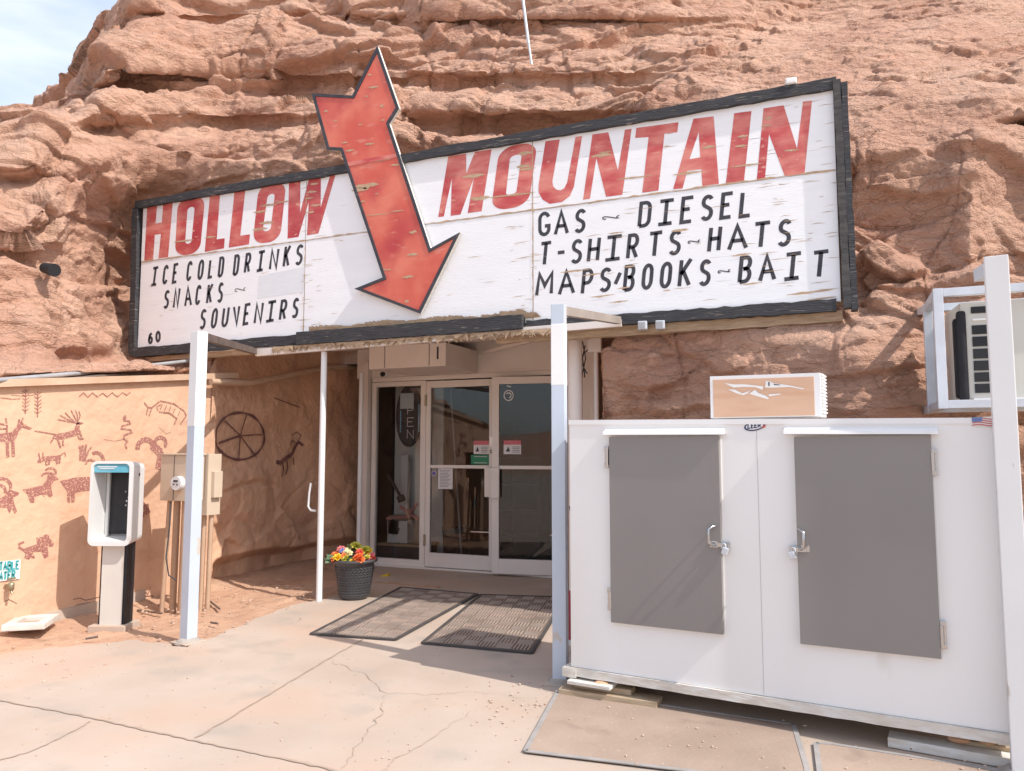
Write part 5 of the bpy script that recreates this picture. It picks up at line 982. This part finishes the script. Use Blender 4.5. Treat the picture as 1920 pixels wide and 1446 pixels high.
# blocks and stones below
def plank(lab, px_l, px_r, z0, z1, dep, m='lumber', yoff=0, ang=None):
    a = G(*px_l, z0); b = G(*px_r, z0); d = b-a; L_ = np.linalg.norm(d); an = math.degrees(math.atan2(d[1], d[0])) if ang is None else ang
    a = a+np.array([0, -.03, 0]); f_ = frame(a, an); mb = MB(); c = f_(L_/2, dep/2+yoff, (z1-z0)/2); mb.box(c, (L_, dep, z1-z0), an, .004); return tmb('wood_block', m, lab, 'wood block', mb, 'wood blocks under the ice box')
plank('long low tan plank lowest under the left end of the ice box', (1050, 1301), (1234, 1327), .004, .042, .13)
plank('short tan board lying on the long plank under the ice box left end', (1080, 1287), (1185, 1302), .043, .074, .10)
plank('grey board wedged directly under the left skid corner', (1066, 1280), (1146, 1293), .076, .098, .2, 'weathered_wood')
plank('grey beam lying in shade under the right end of the ice box', (1664, 1397), (1905, 1440), .004, .05, .12, 'weathered_wood')
plank('pale offcut on the grey beam under the right skid corner', (1782, 1388), (1908, 1410), .051, .072, .1, 'lumber')
def rock_stone(px, z, s, lab):
    q = G(*px, z)+np.array([0, -.045, 0]); bm = bmesh.new(); bmesh.ops.create_icosphere(bm, subdivisions=3, radius=1); p = np.array([v.co[:] for v in bm.verts]); p = p*(1+.25*fbm(p*1.3+px[0], 3))[:, None]*np.array(s)+q+[0, .04, s[2]*.8]
    mb = MB(); mb.add(p, [[v.index for v in f.verts] for f in bm.faces], True); bm.free(); tmb('wedge_stone', 'stone_orange', lab, 'stone', mb)
rock_stone((1130, 1288), .074, (.055, .03, .020), 'flat orange stone on the tan board under the left end')
rock_stone((1800, 1392), .052, (.05, .03, .018), 'orange stone wedged on the grey beam under the right end')
rock_stone((1850, 1396), .06, (.035, .03, .015), 'small orange stone beside the larger one under the right end')
q = F(1066, 1000, 6.0); pi = MB(); pi.tube([fr_(-.05, .25, 1.35), fr_(-.052, .25, .7), fr_(-.05, .25, .1)], .016, 10); tmb('white_downpipe', 'post_white', 'white pipe standing between the centre post and the ice box side', 'pipe', pi)
cbm = MB(); cbm.tube([fr_(-.03, .18, 1.2), fr_(-.025, .15, 1.13), fr_(-.06, .12, 1.1), fr_(-.025, .12, .95), fr_(-.03, .13, .75)], .005, 6); tmb('cable', 'ink', 'thin dark cord looped beside the ice box left edge', 'cord', cbm)
rb = thing('red_board', 'narrow red leaning board between the centre post and the ice box', 'board', tuple(G(1066, 1160))); m_ = MB(); q = F(1066, 1125, 5.3); m_.box((q[0]+.02, 5.3, .27), (.10, .05, .34), 3, .004); m_.build('board_panel', 'red_metal', rb); m_ = MB(); m_.box((q[0]+.02, 5.3, .08), (.11, .06, .04), 3, .004); m_.build('board_foot', 'white_plastic', rb)

# ------------------------------------------------------------------ brown mats under the box front
def slab(name, px, m, em, lab, z=.004, t=.008, ew=.025):
    P = [G(*p) for p in px]; t_ = thing(name, lab, 'mat', tuple(P[0])); ctr = sum(P)/len(P)
    pts = [np.array([p[0], p[1], z+t]) for p in P]; MB().poly(pts, n=(0, 0, 1), t=t).build('mat_surface', m, t_)
    mb = MB(); k = len(pts)
    for i in range(k): mb.bar(pts[i]+[0, 0, .001], pts[(i+1) % k]+[0, 0, .001], ew, .004)
    mb.build('mat_border', em, t_)
slab('floor_slab', [(985, 1413), (1048, 1297), (1488, 1362), (1513, 1446), (1517, 1478)], 'brown_mat', 'mat_edge', 'brown flat rubber mat with grey edging before the ice box')
slab('floor_slab', [(1542, 1490), (1530, 1398), (1560, 1400), (1930, 1458), (1990, 1560)], 'brown_mat', 'mat_edge', 'second brown mat at the right end before the ice box')

# ------------------------------------------------------------------ ribbed door mats
def ribmat(px, lab):
    A, B, Cc, D = [np.array([*G(*p)[:2], .004]) for p in px]   # front left, front right, back right, back left
    t = thing('door_mat', lab, 'mat', tuple(A), 'ribbed door mats at the entrance'); pt = lambda u, v, z=0: (1-u)*(1-v)*A+u*(1-v)*B+u*v*Cc+(1-u)*v*D+np.array([0, 0, z])
    m_ = MB(); m_.hexa([pt(0, 0), pt(1, 0), pt(1, 1), pt(0, 1)], [pt(0, 0, .007), pt(1, 0, .007), pt(1, 1, .007), pt(0, 1, .007)]); m_.build('mat_base', 'mat_dust', t)
    m_ = MB()
    for e in (((0, 0), (1, 0)), ((1, 0), (1, 1)), ((1, 1), (0, 1)), ((0, 1), (0, 0))): m_.bar(pt(*e[0], .006), pt(*e[1], .006), .024, .012)
    m_.build('mat_border', 'rubber', t)
    m_ = MB(); w_ = np.linalg.norm(B-A); l_ = np.linalg.norm(D-A); nu, nv = max(1, round(w_/.135)), max(1, round(l_/.135)); uu = (B-A)/w_; vv = (D-A)/l_
    for i in range(nu):
        for j in range(nv):
            u0, u1, v0, v1 = .03+.94*i/nu, .03+.94*(i+1)/nu, .02+.96*j/nv, .02+.96*(j+1)/nv; fl = (i+j) % 2
            for k in range(5):
                c = (k+.5)/5
                if fl: a, b = pt(u0+(u1-u0)*c, v0+(v1-v0)*.06, .009), pt(u0+(u1-u0)*c, v1-(v1-v0)*.06, .009)
                else: a, b = pt(u0+(u1-u0)*.06, v0+(v1-v0)*c, .009), pt(u1-(u1-u0)*.06, v0+(v1-v0)*c, .009)
                m_.bar(a, b, .011, .007)
    rb_ = m_.build('rib', 'dusty_rubber', t); rb_['kind'] = 'stuff'
ribmat([(583, 1191), (741, 1202), (896, 1116), (752, 1103)], 'dusty ribbed door mat nearer the flower pot'); ribmat([(792, 1208), (997, 1227), (1062, 1122), (902, 1117)], 'dusty ribbed door mat nearer the ice box')

# ------------------------------------------------------------------ flower pot
pc = G(664, 1122); pot = thing('flower_pot', 'black woven-pattern flower pot beside the thin white pole', 'flower pot', (pc[0], pc[1], 0))
m_ = MB(); m_.lathe((pc[0], pc[1], 0), [(0, .004), (.128, .004), (.138, .03), (.162, .18), (.186, .33), (.198, .36), (.205, .365)], 36); m_.lathe((pc[0], pc[1], 0), [(.185, .36), (.17, .30), (0, .30)], 36); m_.build('pot_body', 'pot_plastic', pot)
m_ = MB(); m_.lathe((pc[0], pc[1], 0), [(.185, .35), (.222, .36), (.226, .378), (.215, .39), (.195, .385), (.185, .35)], 36); m_.lathe((pc[0], pc[1], 0), [(.136, .02), (.146, .035), (.140, .05)], 36); m_.build('rim', 'pot_plastic', pot)
m_ = MB()       # woven relief
for row in range(11):
    for kk in range(30):
        a = (kk+(row % 2)*.5)/30*2*math.pi; z = .055+row*.0255; r = .144+(z-.03)/.33*.049
        tdir = Vector((-math.sin(a), math.cos(a), 0)); c = Vector((pc[0]+math.cos(a)*r, pc[1]+math.sin(a)*r, z)); sgn = 1 if row % 2 else -1
        m_.bar(c-tdir*.017+Vector((0, 0, -.008*sgn)), c+tdir*.017+Vector((0, 0, .008*sgn)), .014, .012, (math.cos(a), math.sin(a), 0))
o_ = m_.build('woven_relief', 'pot_plastic', pot); o_['kind'] = 'stuff'
fb = thing('flower_bunch', 'bright artificial flowers in orange, yellow and pink filling the black pot', 'flowers', (pc[0], pc[1], .3))
def bloom(c, r, m, nn, layers=4, tilt=(0, 0)):
    mb = MB(); rnd = random.Random(int(c[0]*1e4) ^ int(c[1]*1e4)); rot = Matrix.Rotation(tilt[0], 3, 'X') @ Matrix.Rotation(tilt[1], 3, 'Y')
    for L_ in range(layers):
        el = R(12+L_*22); k = nn-L_
        for i in range(k):
            a = 2*math.pi*i/k+L_*.5; rr = r*(1-.17*L_); d = Vector((math.cos(a)*math.cos(el), math.sin(a)*math.cos(el), math.sin(el))); s = Vector((-math.sin(a), math.cos(a), 0)); u = s.cross(d)
            ww = rr*.52; P = [Vector((0, 0, 0)), d*rr*.55+s*ww*.7-u*rr*.1, d*rr+s*ww*.4+u*rr*rnd.uniform(-.1, .2), d*rr*1.06+u*rr*rnd.uniform(-.1, .2), d*rr-s*ww*.4+u*rr*.1, d*rr*.55-s*ww*.7-u*rr*.1]
            mb.add([rot @ p+Vector(c) for p in P], [(0, 1, 2, 3), (0, 3, 4, 5)])
    return mb.build('flower', m, fb)
def fpx(px, py, back=0): q = C0+ray(px, py)*(np.dot(np.array([pc[0], pc[1], .4])-C0, FW)+back); return tuple(q)
for px, py, bk_, r, m, nn, ly in ((633, 1046, -.13, .052, 'f_yellow', 7, 4), (671, 1046, -.15, .062, 'f_orange', 8, 5), (675, 1050, -.17, .05, 'f_orange', 8, 4), (648, 1048, -.17, .045, 'f_lime', 7, 3), (628, 1050, -.12, .045, 'f_red', 7, 4), (652, 1038, -.08, .05, 'f_cream', 8, 3), (640, 1031, -.02, .045, 'f_pink', 8, 4), (641, 1033, -.06, .03, 'f_blue', 6, 3), (652, 1032, -.02, .035, 'f_cream', 7, 3), (668, 1024, .03, .055, 'f_lime', 7, 4), (683, 1032, -.02, .062, 'f_lime', 7, 4), (690, 1034, .0, .05, 'f_yellow', 7, 3), (696, 1044, -.06, .05, 'f_pink', 8, 4), (700, 1048, -.04, .03, 'f_red', 6, 3), (660, 1052, -.18, .03, 'f_yellow', 6, 3), (628, 1040, -.06, .042, 'f_orange', 7, 3), (674, 1036, -.08, .04, 'f_red', 7, 3), (662, 1022, .06, .04, 'f_lime', 6, 3), (645, 1043, -.13, .035, 'f_orange', 6, 3), (688, 1045, -.1, .035, 'f_lime', 6, 3)):
    bloom(fpx(px, py, bk_), r, m, nn, ly, (random.uniform(.3, .9), random.uniform(-.4, .5)))
for px, py, tx, ty in ((625, 1050, 608, 1052), (628, 1046, 611, 1044), (660, 1045, 650, 1060), (655, 1030, 654, 1020), (645, 1052, 640, 1064)):
    mb = MB(); a = Vector(fpx(px, py, -.1)); b = Vector(fpx(tx, ty, -.14)); t_ = b-a; s = t_.cross(Vector((0, -1, .3))).normalized()
    for i in range(5):
        for sg in (-1, 1): p0 = a+t_*(i/6); mb.add([p0, p0+t_*.12+s*.02*sg, p0+t_*.3+s*.028*sg, p0+t_*.2], [(0, 1, 2, 3)])
    mb.add([a, a+t_*.6+s*.005, b, a+t_*.6-s*.005], [(0, 1, 2, 3)]); mb.build('leaf_spray', 'f_leaf', fb)
q = G(712, 1081); m_ = MB(); m_.add([q, q+[.09, .03, 0], q+[.09, .03, .035], q+[0, 0, .004], q+[.01, .05, 0], q+[.09, .08, 0], q+[.09, .08, .035], q+[.01, .05, .004]], [(0, 1, 2, 3), (5, 4, 7, 6), (3, 2, 6, 7), (1, 5, 6, 2), (4, 0, 3, 7), (0, 4, 5, 1)]); tmb('door_stop', 'yellow', 'yellow wedge door stop behind the flower pot', 'door stop', m_)

# ------------------------------------------------------------------ pay phone
pb = np.array([-5.545, 4.642, 0]); PA = 22; pf = frame(pb, PA); ph = thing('pay_phone', 'empty white pay phone shell on a pedestal before the peach wall', 'pay phone', tuple(pb))
def pbx(mb, x0, x1, y0, y1, z0, z1, bev=0): return mb.box(pf((x0+x1)/2, (y0+y1)/2, (z0+z1)/2), (x1-x0, y1-y0, z1-z0), PA, bev)
m_ = MB(); pbx(m_, -.09, .09, -.09, -.085, .02, .70); pbx(m_, -.083, .083, -.089, .06, .02, .70); m_.build('pedestal', 'pedestal_grey', ph)
m_ = MB(); pbx(m_, -.108, -.085, -.08, .05, .0, .70, .004); pbx(m_, .085, .112, -.08, .05, .0, .70, .004); m_.build('pedestal_side', 'phone_black', ph)
HW, ZL, ZH, YF, YB = .176, .675, 1.365, -.17, .06
def rrect(x0, x1, z0, z1, r, n=5):
    o = []
    for cx, cz, a0 in ((x1-r, z1-r, 0), (x0+r, z1-r, 90), (x0+r, z0+r, 180), (x1-r, z0+r, 270)):
        for i in range(n+1): a = R(a0+90*i/n); o.append((cx+r*math.cos(a), cz+r*math.sin(a)))
    return o
def shell(mb, oF, oB, iF, iB, yF, yB, yI):
    k = len(oF); vs = [pf(x, yF, z) for x, z in oF]+[pf(x, yB, z) for x, z in oB]+[pf(x, yF, z) for x, z in iF]+[pf(x, yI, z) for x, z in iB]
    fs = []
    for i in range(k):
        j = (i+1) % k; fs += [(i, i+k, j+k, j), (i, j, j+2*k, i+2*k), (i+2*k, j+2*k, j+3*k, i+3*k)]
    fs.append(tuple(range(k, 2*k))); mb.add(vs, fs)
m_ = MB(); shell(m_, rrect(-HW, HW, ZL, ZH, .05), rrect(-HW+.015, HW-.02, ZL+.02, ZH-.015, .05), rrect(-HW+.02, HW-.03, ZL+.035, ZH-.022, .035), rrect(-HW+.035, HW-.04, ZL+.06, ZH-.05, .02), YF, YB, YB-.02); m_.build('shell', 'phone_white', ph)
m_ = MB(); pbx(m_, -HW+.022, HW-.032, YF+.012, YF+.03, ZH-.095, ZH-.026, .003); hd = m_.build('header_panel', 'teal', ph)
m_ = MB(); pbx(m_, -HW+.05, HW-.14, YF+.008, YF+.012, ZH-.052, ZH-.044); pbx(m_, -HW+.07, HW-.16, YF+.008, YF+.012, ZH-.066, ZH-.060); m_.build('header_print', 'faded_white', hd)
m_ = MB(); pbx(m_, -.112, HW-.034, YB-.028, YB-.022, ZL+.075, ZH-.05); bp_ = m_.build('back_panel', 'phone_black', ph)
m_ = MB(); pbx(m_, -.08, HW-.045, YB-.04, YB-.029, ZL+.10, ZH-.07, .003); m_.build('mount_plate', 'phone_black', bp_)
m_ = MB(); [pbx(m_, x, x+s, YB-.044, YB-.041, z, z+s*1.2) for x, z, s in ((.03, 1.02, .012), (.05, 1.0, .018), (.025, .985, .01), (.06, .95, .014), (.075, 1.08, .01), (.02, 1.1, .008), (.08, .97, .008), (.045, 1.05, .01))]; m_.build('scuff_mark', 'galvanised', bp_)
m_ = MB(); pbx(m_, -HW+.04, -.113, YB-.05, YB-.021, ZL+.06, ZH-.05); m_.build('inner_side', 'phone_white', ph)
m_ = MB(); pbx(m_, HW-.006, HW-.001, -.06, -.045, 1.24, 1.262); m_.build('side_button', 'ink', ph)
m_ = MB(); pbx(m_, -.16, .15, -.14, .11, -.03, .03, .008); tmb('phone_footing', 'concrete', 'small concrete pad under the pay phone', 'footing', m_)

# ------------------------------------------------------------------ meter cabinets
mc = thing('meter_cabinet', 'tan electric meter cabinet half hidden behind the left white post', 'cabinet', (-5.5, 5.25, 0))
def wbx(mb, x0, x1, y0, y1, z0, z1, bev=.004): return mb.box(((x0+x1)/2, (y0+y1)/2, (z0+z1)/2), (x1-x0, y1-y0, z1-z0), 0, bev)
m_ = MB(); wbx(m_, -5.66, -5.32, 5.14, 5.32, 1.0, 1.41); m_.build('cabinet_body', 'cabinet', mc)
m_ = MB(); wbx(m_, -5.675, -5.305, 5.125, 5.33, 1.41, 1.425); m_.build('cabinet_lid', 'cabinet', mc)
m_ = MB(); wbx(m_, -5.498, -5.492, 5.137, 5.14, 1.0, 1.41, 0); m_.build('seam', 'steel_dark', mc)
q = F(336, 906, 5.13); m_ = MB(); m_.tube([(q[0], 5.14, q[2]), (q[0], 5.09, q[2])], .062, 20); mt = m_.build('meter', 'white_plastic', mc); m_ = MB(); m_.box((q[0], 5.088, q[2]+.02), (.05, .004, .018)); m_.box((q[0]-.02, 5.088, q[2]-.01), (.014, .004, .01)); m_.box((q[0]+.02, 5.088, q[2]-.012), (.014, .004, .014)); m_.build('meter_dial', 'ink', mt)
m_ = MB(); wbx(m_, -5.46, -5.29, 5.34, 5.50, .86, 1.42); b2 = thing('breaker_cabinet', 'taller tan breaker cabinet behind the left post', 'cabinet', (-5.3, 5.43, .86)); m_.build('cabinet_body', 'cabinet', b2); m_ = MB(); wbx(m_, -5.29, -5.25, 5.38, 5.48, 1.02, 1.26); m_.build('side_box', 'cabinet', b2)
for i, (x, y, z1, r, lab) in enumerate(((-5.62, 5.22, 1.0, .020, 'thin tan conduit under the left edge of the meter cabinet'), (-5.56, 5.25, 1.0, .03, 'thick tan conduit under the meter cabinet'), (-5.40, 5.42, .87, .022, 'tan conduit under the breaker cabinet, left one'), (-5.335, 5.44, .87, .022, 'tan conduit under the breaker cabinet, right one'), (-5.42, 5.24, 1.0, .05, 'broad tan duct under the meter cabinet behind the post'))):
    m_ = MB(); m_.tube([(x-(.05 if i == 0 else .01), y, -.03), (x, y, z1-.003)], r, 10); tmb('conduit', 'conduit', lab, 'conduit', m_, 'conduits below the cabinets')
m_ = MB(); m_.tube([(-5.50, 5.12, .99), (-5.48, 5.1, .8), (-5.51, 5.1, .5), (-5.47, 5.1, .35), (-5.43, 5.15, .3)], .006, 6); tmb('meter_wire', 'ink', 'thin dark wire hanging below the meter', 'wire', m_)
# valve lid and sticks
q = G(66, 1188, .06); vl = thing('valve_frame', 'broken white square valve frame lying on the dirt by the wall', 'frame', tuple(q)); fv = frame(q+np.array([-.28, -.08, 0]), 38); m_ = MB()
for x0, x1, y0, y1 in ((0, .30, 0, .07), (0, .07, .07, .30), (.23, .30, .07, .30), (0, .30, .30, .37)): m_.box(fv((x0+x1)/2, (y0+y1)/2, .028), (x1-x0, y1-y0, .05), 38, .008)
m_.build('frame_ring', 'lid_white', vl); m_ = MB(); m_.box(fv(.15, .185, .012), (.16, .23, .012), 38); m_.build('inner_lid', 'joint', vl)
for i, (p0, p1, lab) in enumerate((((392, 1126), (412, 1142), 'short brown stick on the dirt right of the conduits'), ((160, 1198), (184, 1194), 'small dark twig below the pay phone pad'), ((258, 1144), (304, 1150), 'dark twig between the pay phone and the conduits'), ((395, 1167), (408, 1169), 'tiny twig lying near the left post'))):
    m_ = MB(); m_.tube([G(*p0, .015), G(*p1, .02)], .009, 5); tmb('stick', 'steel_dark', lab, 'stick', m_)

# ------------------------------------------------------------------ air conditioner and its bracket
YA = 5.3
br_ = thing('unit_bracket', 'white square-tube bracket caging the wall air conditioner', 'bracket', (1.2, YA, 1.7)); m_ = MB()
q0 = F(1752, 545, YA); q1 = F(1776, 765, YA); xl_ = (F(1752, 545, YA)[0]+F(1776, 765, YA)[0])/2; zt_a, zb_a = 2.45, 1.705
for y in (YA, YA+.55):
    m_.box((.62, y, (zt_a+zb_a)/2), (.055, .055, zt_a-zb_a), 0, .003); m_.box((2.1, y, (zt_a+zb_a)/2), (.055, .055, zt_a-zb_a), 0, .003)
    for z in (zb_a+.027, zt_a-.027): m_.box((1.36, y+.001, z), (1.424, .05, .05), 0, .003)
for x in (.62, 2.1):
    for z in (zb_a+.027, zt_a-.027): m_.box((x, YA+.275, z), (.05, .494, .05), 0, .003)
for x in (.62, 2.1): m_.bar((x, YA+.55, zt_a-.03), (x, 6.9, zt_a+.1), .05, .05); m_.bar((x, YA+.55, zb_a+.03), (x, 6.7, zb_a+.03), .05, .05)
m_.build('tube_frame', 'galvanised', br_)
ac = thing('air_conditioner', 'beige wall air conditioner with dark louvres inside the white bracket', 'air conditioner', (1.3, YA, 1.76))
m_ = MB(); x0_, x1_ = .745, 2.02
m_.hexa([(x0_, YA+.04, 1.765), (x1_, YA+.04, 1.765), (x1_, YA+.75, 1.765), (x0_, YA+.75, 1.765)], [(x0_, YA+.04, 2.36), (x1_, YA+.04, 2.36), (x1_, YA+.75, 2.40), (x0_, YA+.75, 2.40)]); m_.build('casing', 'ac_beige', ac)
m_ = MB(); m_.box((.745, YA+.05, 2.03), (.05, .07, .56), 0, .02); m_.box((.73, YA+.09, 2.02), (.05, .08, .5), 0, .02); m_.build('black_cover', 'cloth_black', ac)
lv = MB(); gr_ = MB()
zs_ = [(2.29, 2.33), (2.16, 2.215), (2.085, 2.145), (2.01, 2.07), (1.937, 1.997), (1.868, 1.925), (1.80, 1.855)]
for a_, b_ in zs_: gr_.box((.90, YA+.038, (a_+b_)/2), (.20, .012, b_-a_))
gr_.build('louvre_opening', 'dark_void', ac); gl = MB(); gl.box((.90, YA+.034, 2.25), (.19, .014, .012)); gl.box((1.22, YA+.036, 2.06), (.012, .012, .58)); gl.box((.96, YA+.036, 1.757), (.34, .02, .018)); gl.build('grille_trim', 'vinyl_white', ac)
